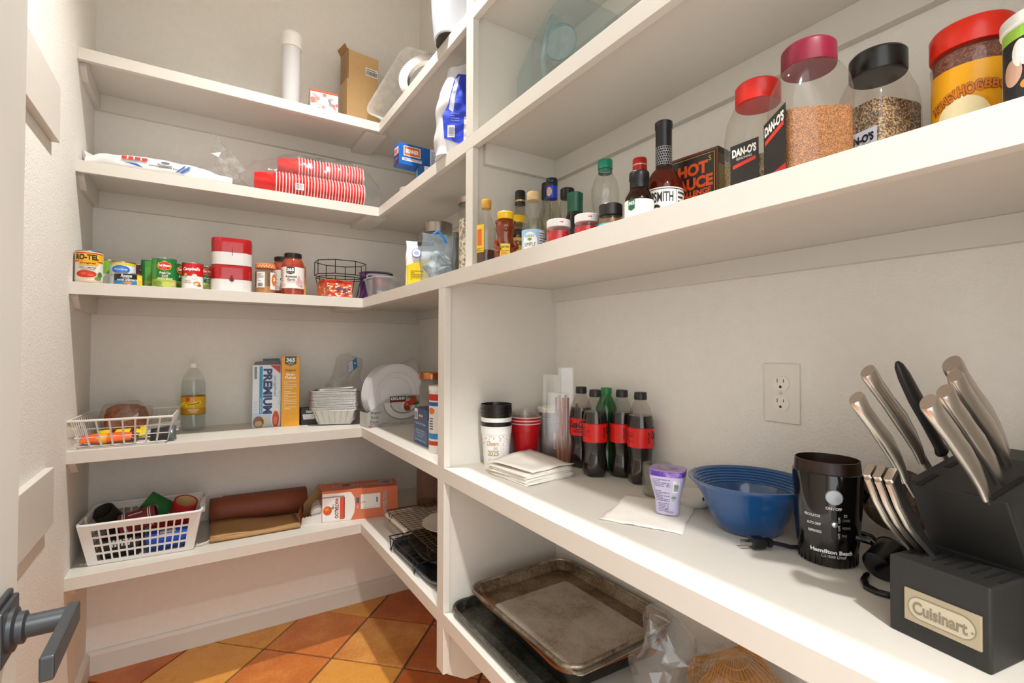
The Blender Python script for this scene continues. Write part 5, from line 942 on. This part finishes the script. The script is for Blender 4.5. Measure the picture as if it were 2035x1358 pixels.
DM = [R(-45,4,45,30,'#a8b84c',0),E(-20,14,14,10,'#7a9a34',1),E(8,12,18,10,'#b8c85c',1),R(-45,30,-24,100,'#4a9a3c',0),*[R(-42+i*4,30,-40.5+i*4,80,'#7fb84c',1) for i in range(4)],P([(-22,76),(-18,86),(-6,90),(0,95),(6,90),(18,86),(22,76),(18,66),(0,60),(-18,66)],'#f0b41c',1),P([(-19.5,76),(-16,84.5),(0,91),(16,84.5),(19.5,76),(16,67.5),(0,62.5),(-16,67.5)],'#d0281c',2),Tx('Del Monte',0,77.5,9,'#ffffff',w=34,b=.03,l=3),Tx('Quality',0,68.5,4,'#f6dc9c',w=14,l=3),Tx('Fresh Cut',2,52,8,'#ffffff',w=32,sh=.2,b=.02),Tx('CUT',2,41,8,'#f2e6b0',w=18,b=.03),Tx('GREEN BEANS',2,31.5,7.5,'#f2e6b0',w=46,b=.03),E(28,16,8,9,'#d9b48a',2)]
for x,y,h,lab,off in ((-.109,2.114,.105,'front green bean can with red and yellow crest',0),(-.146,2.196,.108,'green bean can behind and left of the front one',.5),(-.058,2.193,.100,'green bean can between front bean can and soup can',.1),(.018,2.188,.098,'green bean can half hidden by the soup multipack',.2),(-.100,2.278,.106,'green bean can at the back by the wall',.6)):
    can(lab,x,y,.0362,h,[(.004,h-.004,'#1d7a38')],DM,off,'green bean cans')
can('red and white mushroom soup can',-.0255,2.114,.0330,.097,[(.004,.048,'#e9e6e0'),(.048,.093,'#c8161c')],[Tx('Campbell\'s',-4,72,15,'#ffffff',w=54,sh=.3,b=.03),E(-22,52,7,7,'#a8843c',1),E(-22,52,5,5,'#c9a85a',2),E(6,46,9,10,'#e2ddd4',1),Tx('Cream of',-18,32,5,'#8a2a34',w=22),Tx('Mushroom',-16,25,5,'#8a2a34',w=26),E(14,22,12,7,'#c9803c',1),E(12,20,7,4,'#f0dcc0',2),E(22,16,8,4,'#a8602c',2)])
# shrink-wrapped soup twin packs, one on the other
def pack(label, z):
    t = thing('soup_multipack', label, 'multipack', (.098,2.121,z), -.02, 'shrink-wrapped soup packs')
    def stad(hx,r,n=14): return [(hx-r+r*math.cos(-PI/2+PI*i/n),r*math.sin(-PI/2+PI*i/n)) for i in range(n+1)]+[(-(hx-r)+r*math.cos(PI/2+PI*i/n),r*math.sin(PI/2+PI*i/n)) for i in range(n+1)]
    for s in (1,-1):
        m = MB(); m.lathe([(.031,.001),(.031,.098)],32,c=(s*.0325,0,0)); m.build('can', [M('#c8161c',.35)], t)
    for z0,z1,c,nm in ((.0,.046,'#d3d0cc','white_wrap'),(.046,.100,'#a81419','red_wrap')):
        m = MB(); S = []
        for k in range(7):
            zz = z0+(z1-z0)*k/6; q = stad(.0675-.002*(zz > .096),.0345-.002*(zz > .096)); S.append([(x,y,zz) for x,y in q])
        m.loft(S, z0 == 0, z1 > .09); 
        for i,(x,y,zz) in enumerate(m.v):
            d = noise.noise_vector(Vector((x*60,y*60,zz*25+z*9)))*.0016; m.v[i] = (x+d.x,y+d.y-(.004*math.exp(-(x/.02)**2) if y < -.02 else 0)*-1,zz+(d.z if .004<zz<.095 else 0))
        m.build(nm, M(c,.22,coat=.3,var=.03,bump=.3,bscale=90), t, smooth=60)
    m = MB(); m.T = Matrix.Translation((0,-.0325,.052)); m.sloft([(-.013,.010,.0018,2.4),(-.006,.0135,.0018,2.4),(.004,.0135,.0018,2.4),(.010,.011,.0018,2.4)],24); m.build('film_opening', M('#7a0c12',.4), t)
    m = MB(); m.box(-.0008,.0008,-.0350,-.0325,.034,.064); m.build('gap', M('#2a0507',.6), t, smooth=0)
pack('lower of the two stacked red and white soup multipacks',Z3); pack('upper of the two stacked red and white soup multipacks',Z3+.1005)
t = bottle('peanut_jar','glass jar of tan spread with orange checked lid',.212,2.124,[(.032,.001),(.036,.005),(.0365,.03),(.0365,.085),(.0345,.096),(.032,.1)],GL('#f4eee2',.04),(M('#e07a34',.4),[(.0355,.100),(.0358,.102),(.0358,.116),(.034,.118)]),(M('#c08a4a',.5,var=.1),.03),cat='jar')
m = MB(); m.lathe([(.0345,.03),(.0350,.05),(.0350,.086)],36,cap0=False,cap1=False); m.build('smeared_spread', CL('#f0e0c8',.5,.2,.6,milk='#c9a468'), t)
decal(t,'lid_check',[R(-112+i*6,102+(i%2)*5,-109+i*6,107+(i%2)*5,'#f2e4d6',0) for i in range(37)],('cy',.0359,0))
decal(t,'label',[R(-34,24,-2,84,'#e9e8e4',0),*BAR(-28,28,-8,42,seed=2),*LINES(-30,48,-6,80,8,'#8a8a86'),R(18,18,46,84,'#ece9e4',0),E(36,56,13,24,'#d8742c',1),Tx('PB',36,58,10,'#ffffff',rot=-80,b=.03)],('cy',.0368,0))
sp_ = [(.036,.001),(.041,.006),(.0425,.02),(.0425,.115),(.040,.132),(.033,.146),(.030,.150),(.030,.155)]
for x,y,off,lab in ((.3115,2.1265,0,'pasta sauce jar with white label reading Roasted Garlic'),(.288,2.235,.4,'second pasta sauce jar directly behind the first')):
    t = bottle('pasta_sauce_jar',lab,x,y,sp_,CL('#f0c8a8',.05,.05,1.1),(M('#2a2420',.3,metal=.4),[(.0325,.154),(.0328,.156),(.0328,.168),(.031,.170)]),(worn('#8a2c0e','#b5481a','#c9622c',60,.2),.146),off,'pasta sauce jars',cat='jar')
    decal(t,'label',[R(-62,28,62,112,'#e6e2de',0),P([(-24,112),(6,112),(6,88),(-9,82),(-24,88)],'#23211f',1),Tx('365',-9,101,13,'#ffffff',w=25,b=.04),Tx('WHOLE FOODS',-9,90,3,'#ffffff',w=22),Tx('Roasted',-6,74,9,'#2f2b28',w=40,b=.02),Tx('Garlic',-6,62,9,'#2f2b28',w=30,b=.02),Tx('Pasta Sauce',-6,53,4.5,'#8a7a70',w=28),E(26,50,16,14,'#ddb8b8',1),E(22,62,6,16,'#d9a8ac',2),E(-40,40,12,9,'#ddc0b8',1),*[E(-44+3*(i%2),98-i*8,4,2.5,'#c9a05a',1,10) for i in range(6)],R(30,34,38,41,'#4a8a5a',1)],('cy',.0427,0))
t = carton('pasta_box','narrow orange carton behind the pasta sauce jars','box',(.352,2.305,Z3),-.1,.075,.035,.150,M('#e09a2c',.45))
decal(t,'front_print',[R(-37,100,37,140,'#c8741c',0),*LINES(-30,20,30,90,8,'#f2d9a0')],FR(.0355))
# black wire basket with a sweet tin in front
t = thing('wire_stand','empty black wire basket with angled sides','wire basket',(.535,2.290,Z3),.0)
oc = lambda r,z,rx=1.15: [(r*rx*math.cos(PI/8+PI/4*i),r*math.sin(PI/8+PI/4*i),z) for i in range(8)]
wk = M('#1d1b19',.4,metal=.4)
for r,z in ((.098,.178),(.098,.118),(.094,.108),(.070,.003)):
    m = MB(); m.tube(oc(r,z),.0019,6,closed=True); m.build('ring', wk, t)
for i in range(8):
    a,b,c = oc(.098,.178)[i],oc(.098,.118)[i],oc(.094,.108)[i]
    m = MB(); m.tube([a,b],.0017,6); m.build('upright', wk, t); m = MB(); m.tube([c,oc(.070,.003)[i]],.0017,6); m.build('upright', wk, t)
m = MB(); m.tube([(-.075,0,.003),(.075,0,.003)],.0017,6); m.build('base_wire', wk, t)
t = carton('candy_tin','orange candy-print tin with a red lid by the shelf edge','tin',(.478,2.128,Z3),.16,.112,.075,.062,M('#d9603c',.3))
cs = random.Random(6); it = [R(-56,0,56,62,'#d9653f',0)]
for i in range(70): it.append(E(cs.uniform(-54,54),cs.uniform(3,58),cs.uniform(3,8),cs.uniform(2,5),cs.choice(('#f0e0d0','#f0e0d0','#e9b05a','#8a4a5a','#c8342c','#e8d8c8')),1+i%3,8))
decal(t,'print',it+[P([(-8,28),(8,36),(4,50),(-12,42)],'#6d4a5c',5),P([(14,22),(28,26),(30,44),(16,40)],'#6d4a5c',5)],FR(.0756)); decal(t,'print',[q for q in it if q[1] is not None][:1]+[E(cs.uniform(-34,34),cs.uniform(3,58),cs.uniform(3,7),cs.uniform(2,5),cs.choice(('#f0e0d0','#e9b05a','#c8342c')),1,8) for i in range(40)],LF(.1126))
m = MB(); m.box(-.058,.058,-.0395,.0395,.062,.0735); m.build('lid', M('#c8331c',.28), t, smooth=0, bevel=.002)
m = MB(); m.box(-.012,.012,-.0402,-.0394,.064,.072); m.build('clasp', M('#7a2418',.3), t, smooth=0)
# clear storage tub holding a purple package, striped bowl behind
t = thing('storage_tub','translucent plastic storage tub at the shelf corner','tub',(.735,2.160,Z3),.05)
m = MB(); m.loft([[(x,y,.001) for x,y in rrect(.090,.070,.02)],[(x,y,.102) for x,y in rrect(.108,.086,.024)],[(x,y,.104) for x,y in rrect(.113,.091,.026)],[(x,y,.098) for x,y in rrect(.114,.092,.026)]],True,False); m.build('tub', CL('#f2f2f0',.33,.2,.9,milk='#e6e6e4'), t)
t2 = carton('snack_pouch','purple and tan printed pouch inside the clear tub','pouch',(.675,2.165,Z3+.0025),.35,.062,.02,.112,M('#6a4560',.4))
decal(t2,'print',[R(-30,60,30,108,'#7c5070',0),E(-6,86,16,14,'#b5705a',1),P([(-30,56),(30,44),(30,20),(-30,30)],'#5a6a6a',1),*LINES(-20,30,22,46,2,'#e6e2e0')],FR(.0206))
t = thing('striped_bowl','navy striped ceramic bowl behind the clear tub','bowl',(.715,2.345,Z3))
m = MB(); m.lathe([(.035,0),(.038,.002),(.055,.05),(.072,.12),(.079,.148),(.080,.151),(.078,.152),(.070,.125),(.05,.05),(.0005,.04)],48,cap1=False); m.build('bowl', M('#d9d6d2',.2), t)
for z,w in ((.143,.006),(.128,.005),(.116,.003)):
    f = lambda q: .072+(.079-.072)*(q-.12)/.028 if q > .12 else .055+(.017)*(q-.05)/.07
    m = MB(); m.lathe([(f(z)+.0004,z),(f(z+w)+.0004,z+w)],48,cap0=False,cap1=False); m.build('stripe', M('#1f2350',.2), t)
m = MB(); m.tube([(.0792*math.cos(a),.0792*math.sin(a),.1515) for a in [2*PI*i/48 for i in range(48)]],.0018,6,closed=True); m.build('rim', M('#1c1f4a',.2), t)
t2 = carton('foil_packet','small purple foil packet leaning on the striped bowl','packet',(.645,2.292,Z3+.001),.3,.045,.006,.145,M('#5a2f6a',.3)); decal(t2,'print',[R(-20,118,20,140,'#8a5a9a',0),R(6,122,18,136,'#e6e6e2',1)],FR(.0066))
# corner run towards the divider: canister, flour bag, freezer bag, bean jar
t = bottle('steel_lid_canister','large clear glass canister with brushed steel lid',.800,1.805,[(.050,.001),(.054,.006),(.054,.235),(.050,.245),(.050,.25)],GL('#eef0ec',.05,1.2),(M('#a09890',.32,metal=.9),[(.0565,.250),(.0568,.254),(.0568,.288),(.055,.2905)]),None,cat='canister')
def sack(name,label,cat,loc,rz,w,d,h,mat,seed,flat_top=True,film=None):
    t = thing(name,label,cat,loc,rz); m = MB(); S = []; n = 36
    for k in range(15):
        f = k/14; z = .001+(h-.001)*f; sh = (1 if f < .65 else 1-(f-.65)/.35*.85); ring = []
        for i in range(n):
            a = 2*PI*(i+.5)/n; ca,sa = math.cos(a),math.sin(a); e = 3.4
            p = Vector((w/2*(1+.05*math.sin(f*3))*math.copysign(abs(ca)**(2/e),ca),d/2*max(.06,sh)*math.copysign(abs(sa)**(2/e),sa),z)); q = noise.noise_vector(p*26+Vector((seed*4.3,0,0)))*.007*(1 if f > .02 else 0); p += Vector((q.x,q.y,q.z*.5)); ring.append(p)
        S.append(ring)
    m.loft(S); o = m.build('bag', mat, t, smooth=60); return t
def sackprint(w,d,h):
    def f(u,v,l):
        fz = v/h; sh = (1 if fz < .65 else 1-(fz-.65)/.35*.85); e = 3.4; x = max(-.98,min(.98,u/(w/2))); return (u,-(d/2*max(.06,sh)*(1-abs(x)**e)**(1/e))-.0065-l,v)
    return f
t = sack('flour_bag','yellow and white paper flour bag, top folded over','bag',(.664,1.648,Z3),facing(.664,1.648,-.05),.100,.055,.175,M('#e9e6e0',.6),3)
decal(t,'print',[R(-49,2,49,78,'#f5cf12',0),P([(-49,78),(49,78),(49,110),(-49,84)],'#f5cf12',0),*LINES(-34,30,10,66,6,'#8a7a1c'),E(-14,128,17,17,'#3a4a9c',1,24),E(-14,128,14.5,14.5,'#e9e6e0',2,24),E(-14,128,9,8,'#8a94c0',3,20)],sackprint(.100,.055,.175))
m = MB(); m.box(-.012,.046,-.022,-.006,.158,.172); o = m.build('clip', M('#2a2624',.4), t, smooth=0, bevel=.002)
t = sack('freezer_bag','frosty clear freezer bag closed with a blue clip','bag',(.660,1.490,Z3),facing(.660,1.490,.2),.108,.065,.168,CL('#eef3f8',.20,.12,1.8,milk='#c3d6e8'),7)
m = blob(.040,.024,.055,24,16,amp=.022,sc=30,seed=5)
for i,(x,y,z) in enumerate(m.v): m.v[i] = (x+.004,y*.8,max(z+.058,.003))
m.build('contents', worn('#6a6a66','#a8aca8','#dfe2e0',30,.5), t)
m = MB(); m.tube([(-.018,-.016,.165),(-.004,-.020,.176),(.012,-.018,.160),(.026,-.014,.140)],.0042,8); m.build('clip', M('#1f86d8',.35), t)
t = bottle('bean_jar','tall clear jar of speckled beans beside the divider',.730,1.380,[(.042,.001),(.045,.006),(.045,.245),(.043,.25)],GL('#f0efe9',.04,1.1),(M('#a09890',.3,metal=.9),[(.0465,.250),(.0465,.268),(.045,.27)]),(speckle('#8a7462','#c9b8a4','#efe6da',150),.20),cat='jar')
t = bottle('cork_bottle','slim dark bottle with wire-caged cork behind the freezer bag',.80,1.640,[(.022,.001),(.026,.006),(.026,.10),(.020,.14),(.012,.17),(.012,.20)],GL('#a8a49a',.15),(M('#7a7068',.4),[(.0135,.2),(.0135,.222),(.012,.224)]),None)
# ---------------------------------------------------------------- second highest shelf
t = thing('foam_plate_pack','flat white plastic pack with red and blue print lying down','plastic pack',(-.118,2.235,Z2),0)
m = MB(); S = []; n = 28
for k in range(25):
    f = k/24; x = -.215+.43*f; hh_ = (.024+.012*math.sin(f*PI))*(min(1,f*9) if f < .12 else 1)*(1-.10*f)+.018*max(0,.12-f)/.12; ring = []
    for i in range(n):
        a = 2*PI*(i+.5)/n; ca,sa = math.cos(a),math.sin(a); p = Vector((x,.085*math.copysign(abs(ca)**.55,ca),hh_*(1+math.copysign(abs(sa)**.6,sa)))); d = noise.noise_vector(p*20)*.007; p += Vector((0,d.y,d.z if p.z > .01 else 0)); p.z = max(p.z,.0008); ring.append(p)
    S.append(ring)
m.loft(S); m.build('film', M('#e9e7e6',.28,coat=.3,bump=.25,bscale=35), t, smooth=60)
def pk(u,v,l):
    f = (u+.215)/.43; h = (.024+.012*math.sin(f*PI))*(1-.10*f); a = v/.045; return (u,-.0862-l-.003+.02*max(0,a)**2*3*0,max(.002,h+v)) if v < .012 else (u,-.0862-l+(v-.012)*.9,h+.012+(v-.012)*.75+.003)
decal(t,'print',[R(-118,8,-46,20,'#d8382c',0),R(-104,8,-100,20,'#f2efee',1),R(-86,8,-82,20,'#f2efee',1),R(-66,8,-62,20,'#f2efee',1),P([(-112,-4),(-76,-4),(-58,-16),(-64,-16)],'#3a6ab0',0),P([(74,14),(84,14),(58,-14),(48,-14)],'#3a6ab0',0),P([(62,14),(68,14),(42,-14),(36,-14)],'#3a6ab0',0),Tx('every insulated bowl',4,-4,8,'#4a4e56',w=92,b=.02),E(6,10,22,7,'#c9c9cc',0),E(6,12,12,5,'#6a6e74',1)],pk)
m = MB(); m.add([(-.215,-.02,.03),(-.228,-.03,.062),(-.205,.03,.066),(-.2,.03,.034)],[(0,1,2,3)]); m.build('loose_end', M('#e9e7e6',.3), t, smooth=0, solid=.0008)
# bag of red party cups
t = thing('party_cup_bag','clear bag of stacked red party cups lying on their sides','cup pack',(.392,2.232,Z2),-.06); t.scale = (1.1,1.1,1.12)
cupm = M('#d3221f',.25,var=.03); whm = M('#efe4e2',.3)
def sleeve(x0, y, z, n, tail=.062):
    m = MB(); m.T = Matrix.Translation((x0,y,z)) @ Matrix.Rotation(PI/2,4,'Y'); m.lathe([(.028,0),(.030,.003),(.0335,tail*.5),(.0340,tail*.51),(.0375,tail)],36,cap1=False,rib=lambda i,zz: .018*(i%4 < 2)); m.build('cup', cupm, t)
    for k in range(n):
        x = x0+tail+k*.0108
        m = MB(); m.T = Matrix.Translation((x,y,z)) @ Matrix.Rotation(PI/2,4,'Y'); m.lathe([(.0395,0),(.0425,.0072)],32,cap0=False,cap1=False); m.build('cup_wall', cupm, t)
        m = MB(); m.T = Matrix.Translation((x+.0072,y,z)) @ Matrix.Rotation(PI/2,4,'Y'); m.lathe([(.0425,0),(.0445,.0006),(.0445,.0030),(.0425,.0034)],32,cap0=False,cap1=False); m.build('rim', whm, t)
sleeve(-.195,-.052,.0455,30); sleeve(-.150,.042,.0455,25); sleeve(-.115,-.004,.1265,23)
m = MB(); S = []
for k in range(23):
    f = k/22; x = -.235+.49*f
    if f < .1: hy,hz,zc = .02+.45*f,.02+.4*f,.075
    else: g_ = min(1,(f-.1)/.25); hy = (.065+.037*g_)*(1 if f < .86 else 1-(f-.86)*2.2); hz = (.06+.030*g_)*(1 if f < .84 else 1-(f-.84)*2.6); zc = hz*.985
    ring = []
    for i in range(30):
        a = 2*PI*i/30; p = Vector((x,hy*math.cos(a),zc+hz*math.sin(a))); d = noise.noise_vector(p*30)*.012; p += d; p.z = max(p.z,.0006); p.x += 0; ring.append(p)
    S.append(ring)
m.loft(S); m.build('bag', CL('#ffffff',.045,.07,1.5,bump=.4), t, smooth=25)
m = MB(); S = []
for k in range(9):
    f = k/8; x = -.235-.085*f; r = .018+.045*f**.8; S.append([Vector((x+.012*math.sin(i*2.3+k),r*math.cos(2*PI*i/22),.075+.055*f+r*1.1*math.sin(2*PI*i/22)))+noise.noise_vector(Vector((i*.9,k*.8,2)))*.016 for i in range(22)])
m.loft(S,False,False); m.build('gathered_end', CL('#ffffff',.05,.08,1.9), t, smooth=0)
m = MB(); m.box(-.02,.06,.01,.06,.178,.1795); lb = m.build('blue_print', M('#23307c',.3), t, smooth=0)
decal(t,'barcode',[R(-62,22,-32,46,'#eceae8',0),*BAR(-58,25,-36,44,seed=7)],('pl',(0,-.1010,0),(1,0,0),(0,.12,1)))
# pasta boxes, one on the other, and a small wrapped packet
BL = M('#1c63b8',.35)
t = carton('lasagna_box','lower blue pasta box on the second highest shelf','box',(.815,1.860,Z2),-.10,.165,.055,.118,M('#2f5f9c',.35))
decal(t,'front_print',[R(-60,0,30,117,'#e6eaf0',0),*LINES(-50,6,24,110,12,'#5a7aa8')],FR(.0556)); decal(t,'end_print',[R(-27,0,27,117,'#3a2f5c',0),R(-18,70,18,106,'#3a9ac8',1),R(-12,46,8,58,'#d86a6a',1)],LF(.1656))
t = carton('spaghetti_box','upper blue pasta box with orange Skinner label','box',(.788,1.900,Z2+.1185),.02,.262,.058,.085,BL)
decal(t,'front_print',[R(-112,36,-40,76,'#f2f0ec',0),R(-109,39,-43,73,'#e0662c',1),Tx('SKINNER',-76,56,17,'#ffffff',w=56,b=.04),R(-118,16,-34,28,'#e0dfe6',0),*LINES(-112,18,-40,26,2,'#b07a8a'),R(2,0,131,85,'#e6ebf2',0),*LINES(8,10,120,76,9,'#7a9ac0')],FR(.0586))
decal(t,'end_print',[R(-29,0,29,40,'#3a2c5a',0),R(-20,44,24,72,'#e6e2e8',0),R(-18,48,14,66,'#e0662c',1),*LINES(-22,8,22,30,2,'#8a7ab0')],LF(.2626))
m = MB(); m.sloft([(0,.028,.018,4),(.03,.026,.016,4),(.04,.02,.004,4)],28); wobble(m,.005,40,4); 
m.v = [(x,y,max(z,.0004)) for x,y,z in m.v]; o = m.build('wrapped_packet', CL('#f2efe8',.5,.15,1.2,milk='#e6dfd2'), None, loc=(.700,1.905,Z2), rz=-.4); tag(o,'small clear wrapped packet at the shelf corner edge','packet')
m = MB(); m.sloft([(0,.016,.012,4),(.018,.016,.012,4)],20); o = m.build('butter_sachet', M('#e0a83c',.4), None, loc=(.690,1.850,Z2), rz=-.3, bevel=.002); tag(o,'tiny yellow sachet between wrapped packet and pasta boxes','sachet')
# big white and blue bag
x,y = .722,1.438
t = thing('sugar_bag','tall white plastic bag with royal blue panel by the upright','bag',(x,y,Z2),facing(x,y,.15))
w,d,h = .178,.100,.300; m = MB(); S = []; n = 40
for k in range(21):
    f = k/20; z = .001+h*f; tp = 1 if f < .6 else 1-(f-.6)*.75; ring = []
    for i in range(n):
        a = 2*PI*(i+.5)/n; ca,sa = math.cos(a),math.sin(a); p = Vector((w/2*tp*math.copysign(abs(ca)**.6,ca)+.028*max(0,f-.4),d/2*tp*math.copysign(abs(sa)**.6,sa),z)); q = noise.noise_vector(p*16+Vector((3,0,0)))*.012*(f > .02); p += q; ring.append(p)
    S.append(ring)
m.loft(S); m.build('bag', M('#dcdcdf',.28,coat=.3,bump=.3,bscale=40), t, smooth=60)
def sgp(u,v,l):
    f = v/h; tp = 1 if f < .6 else 1-(f-.6)*.75; xx = u*tp; nn = abs(min(.97,abs(u)/(w/2)))
    return (xx+.028*max(0,f-.4),-(d/2*tp*(1-nn**3.3)**(1/3.3))-.0085-l-.004*noise.noise(Vector((u*40,v*40,0))),v)
decal(t,'print',[P([(-66,46),(-10,30),(60,40),(64,150),(66,230),(60,262),(-44,262),(-54,240),(-56,160),(-72,120)],'#3048d0',0),R(-56,50,-34,88,'#e6e6ea',1),*BAR(-53,54,-37,84,'#7a7a84',2,10,seed=3,vert=False),P([(-50,240),(-36,256),(-40,130),(-54,140)],'#c9ccd6',1),P([(-6,258),(20,262),(10,236),(24,212),(6,222)],'#eef0f6',1),*LINES(-46,100,-20,130,4,'#8a9ae6'),P([(-6,36),(40,40),(40,128),(-4,120)],'#e6e6ea',2)],sgp)
m = MB(); S = [[Vector((.028*.6+.05*math.cos(2*PI*i/20)*(1-.3*k),.02*math.sin(2*PI*i/20)*(1-.2*k),h-.03+.035*k))+noise.noise_vector(Vector((i*.8,k,5)))*.012 for i in range(20)] for k in range(3)]
m.loft(S,False,True); m.build('clear_top', CL('#f6f6f8',.3,.1,1.8), t, smooth=0)
# blue-tinted clear jug in the right-hand bay
t = thing('water_jug','large blue-tinted clear plastic jug with round screw lid','jug',(.862,1.060,Z2),0)
prf = [(.135,0),(.138,.02),(.138,.165),(.128,.190),(.075,.232),(.02,.268),(-.02,.292),(-.09,.298),(-.118,.285),(-.128,.25),(-.126,.02),(-.122,0)]
m = MB(); m.prism(prf,-.092,.082,'x'); m.build('jug_body', CL('#f6fafb',.09,.06,1.0,milk='#c9e0e4'), t, smooth=0, bevel=.018, bseg=4)
m = MB(); m.T = Matrix.Translation((-.005,.035,.262)) @ Matrix.Rotation(math.radians(-38),4,'X'); m.lathe([(.046,-.012),(.046,.004),(.043,.012),(.0005,.012)],40); m.build('lid', CL('#f2f8f8',.55,.15,.9,milk='#eef6f6'), t)
m = MB(); m.T = Matrix.Translation((-.005,.035,.262)) @ Matrix.Rotation(math.radians(-38),4,'X'); m.lathe([(.0465,-.016),(.0480,-.012),(.0480,.0),(.0465,.004)],40,cap0=False,cap1=False); m.build('lid_ring', CL('#d9ecee',.5,.15,.9,milk='#b5d6da'), t)
m = MB(); m.tube([(-.095,-.02,.10),(-.112,-.03,.14),(-.114,-.05,.20),(-.10,-.06,.245)],.007,10); m.build('handle', CL('#dfeaec',.25,.06,1.3,milk='#c9dde0'), t)
# ---------------------------------------------------------------- highest shelf
t = thing('tall_canister','tall frosted cylinder canister with white screw lid','canister',(.315,2.250,Z1))
m = MB(); m.lathe([(.034,0),(.0365,.004),(.0375,.295)],40); m.build('body', M('#d9d9d8',.35,sss=.2,var=.01), t)
m = MB(); m.lathe([(.0415,.285),(.0415,.330),(.0425,.334),(.0425,.342),(.040,.346),(.030,.347),(.028,.352),(.0005,.352)],40); m.build('lid', M('#efede8',.4), t)
t = carton('floral_tin','small floral tin with orange lid','tin',(.440,2.215,Z1),-.10,.112,.07,.100,M('#e6dfd8',.3))
fr = random.Random(9); fl = [R(-55,1,55,98,'#e9e2dc',0)]
for i in range(26): fl.append(E(fr.uniform(-52,52),fr.uniform(4,95),fr.uniform(6,11),fr.uniform(5,9),fr.choice(('#c98a80','#d9a89c','#b57468','#8a8a90','#c9bcb4')),1+i%3,12))
decal(t,'floral_print',fl,FR(.0706)); decal(t,'floral_print',fl[:12],LF(.1126))
m = MB(); m.box(-.0575,.0575,-.0365,.0365,.098,.108); m.build('lid', M('#c8532c',.3), t, smooth=0, bevel=.002)
t = carton('cardboard_box','tall brown cardboard box with a barcode sticker','box',(.625,2.330,Z1),.10,.150,.085,.385,M('#cba572',.7,var=.04,bump=.1,bscale=80))
decal(t,'sticker',[R(12,292,72,330,'#e9e6e0',0),*BAR(16,297,68,316,'#3a3a3a',1,26,seed=11),R(18,320,64,324,'#6a6a6a',1)],FR(.0856)); decal(t,'marks',[R(-20,60,-10,80,'#8a6840',0),E(-14,110,4,5,'#8a6840',0)],LF(.1506))
m = MB(); m.add([(-.0751,-.043,.385),(-.0751,.043,.385),(-.090,.043,.41),(-.086,-.043,.405)],[(0,1,2,3)]); m.build('flap', M('#a87f4e',.7), t, smooth=0, solid=.003)
m = MB(); m.box(-.0757,-.068,-.0436,.0436,.25,.386); m.build('tape', CL('#e9d9bc',.35,.1,1.2,milk='#c9a878'), t, smooth=0)
# translucent tub leaning on its side, with a silver tray inside
t = thing('plastic_bin','large translucent plastic bin tipped up on its end','bin',(.825,2.190,Z1+.002),0)
S = []
for hx,hy,z,r in ((.135,.090,0,.03),(.150,.104,.13,.035),(.158,.112,.134,.04),(.158,.112,.128,.04)): S.append([(x*1.16,y*1.16,z*1.1) for x,y in rrect(hx,hy,r)])
m = MB(); m.loft(S,True,False); 
Tm = Matrix.Translation((.055,.02,.190)) @ Matrix.Rotation(math.radians(-52),4,'Z') @ Matrix.Rotation(math.radians(78),4,'X') @ Matrix.Rotation(math.radians(62),4,'Z')
m.v = [tuple(Tm @ Vector(p)) for p in m.v]; zmin = min(p[2] for p in m.v); m.v = [(min(x,.137),min(y,.235),z-zmin) for x,y,z in m.v]; m.build('bin', CL('#f6f5f2',.90,.25,.8,milk='#f6f5f2'), t, smooth=40)
t = thing('silver_tray','polished silver tray with beaded rim behind the front edge','tray',(.790,1.885,Z1),facing(.790,1.885,-.25))
sv = M('#9c9894',.16,metal=1,var=.02); RT = .125; TT = Matrix.Translation((0,0,RT+.005)) @ Matrix.Rotation(math.radians(76),4,'X')
m = MB(); m.T = TT; m.lathe([(.080,-.014),(.086,-.010),(.092,0),(.118,.006),(RT,.008),(RT,.010),(.118,.008),(.092,.003),(.084,-.009),(.0005,-.011)],64,cap1=False); m.build('dish', sv, t)
for i in range(72):
    a = 2*PI*i/72; m = MB(); m.T = TT @ Matrix.Translation((RT*math.cos(a),RT*math.sin(a),.009)); m.lathe([(.0008,-.0038),(.0038,0),(.0008,.0038)],8); m.build('bead', sv, t)
t = thing('white_tub','white oval tub overhanging the top shelf edge','tub',(.694,1.440,Z1),facing(.694,1.440,.3))
m = MB(); m.sloft([(.012,.062,.052,2.6),(.014,.066,.056,2.6),(.10,.074,.064,2.6),(.24,.082,.072,2.6),(.246,.085,.075,2.6),(.25,.083,.073,2.6)],48); m.build('tub', M('#c6ccd8',.4,var=.01), t)
m = MB(); m.sloft([(.0,.060,.050,2.6),(.0118,.061,.051,2.6)],48); m.build('dark_base', M('#2a211a',.5), t)
# ---------------------------------------------------------------- lamps
t = thing('ceiling_light', 'round recessed ceiling lamp above the pantry', 'lamp', (.37,1.35,HC))
m = MB(); m.lathe([(.085,-.001),(.085,-.006),(.07,-.008),(.07,-.001)], 40); m.build('trim_ring', M('#f2efe8',.4), t)
m = MB(); m.lathe([(.069,-.002),(.069,-.004)], 40); m.build('lens', M('#fff2dd',.4,emit=3), t)
l = bpy.data.lights.new('bulb','SPOT'); l.energy = CEIL_P*4; l.color = (1,.975,.94); l.shadow_soft_size = .035; l.spot_size = 2.02; l.spot_blend = 1.0
o = bpy.data.objects.new('bulb', l); COL.objects.link(o); o.parent = t; o.location = (0,0,-.03)
t = thing('kitchen_light', 'ceiling lamp in the kitchen outside the doorway', 'lamp', (.03,-.85,2.8))
m = MB(); m.lathe([(.06,.15),(.06,.13),(.012,.125),(.012,.06),(.02,.055)], 24); m.build('canopy', M('#dddddd',.3,1), t)
l = bpy.data.lights.new('bulb','POINT'); l.energy = KIT_P*4; l.color = (1,.985,.96); l.shadow_soft_size = .05
o = bpy.data.objects.new('bulb', l); COL.objects.link(o); o.parent = t; o.location = (0,0,-.02)
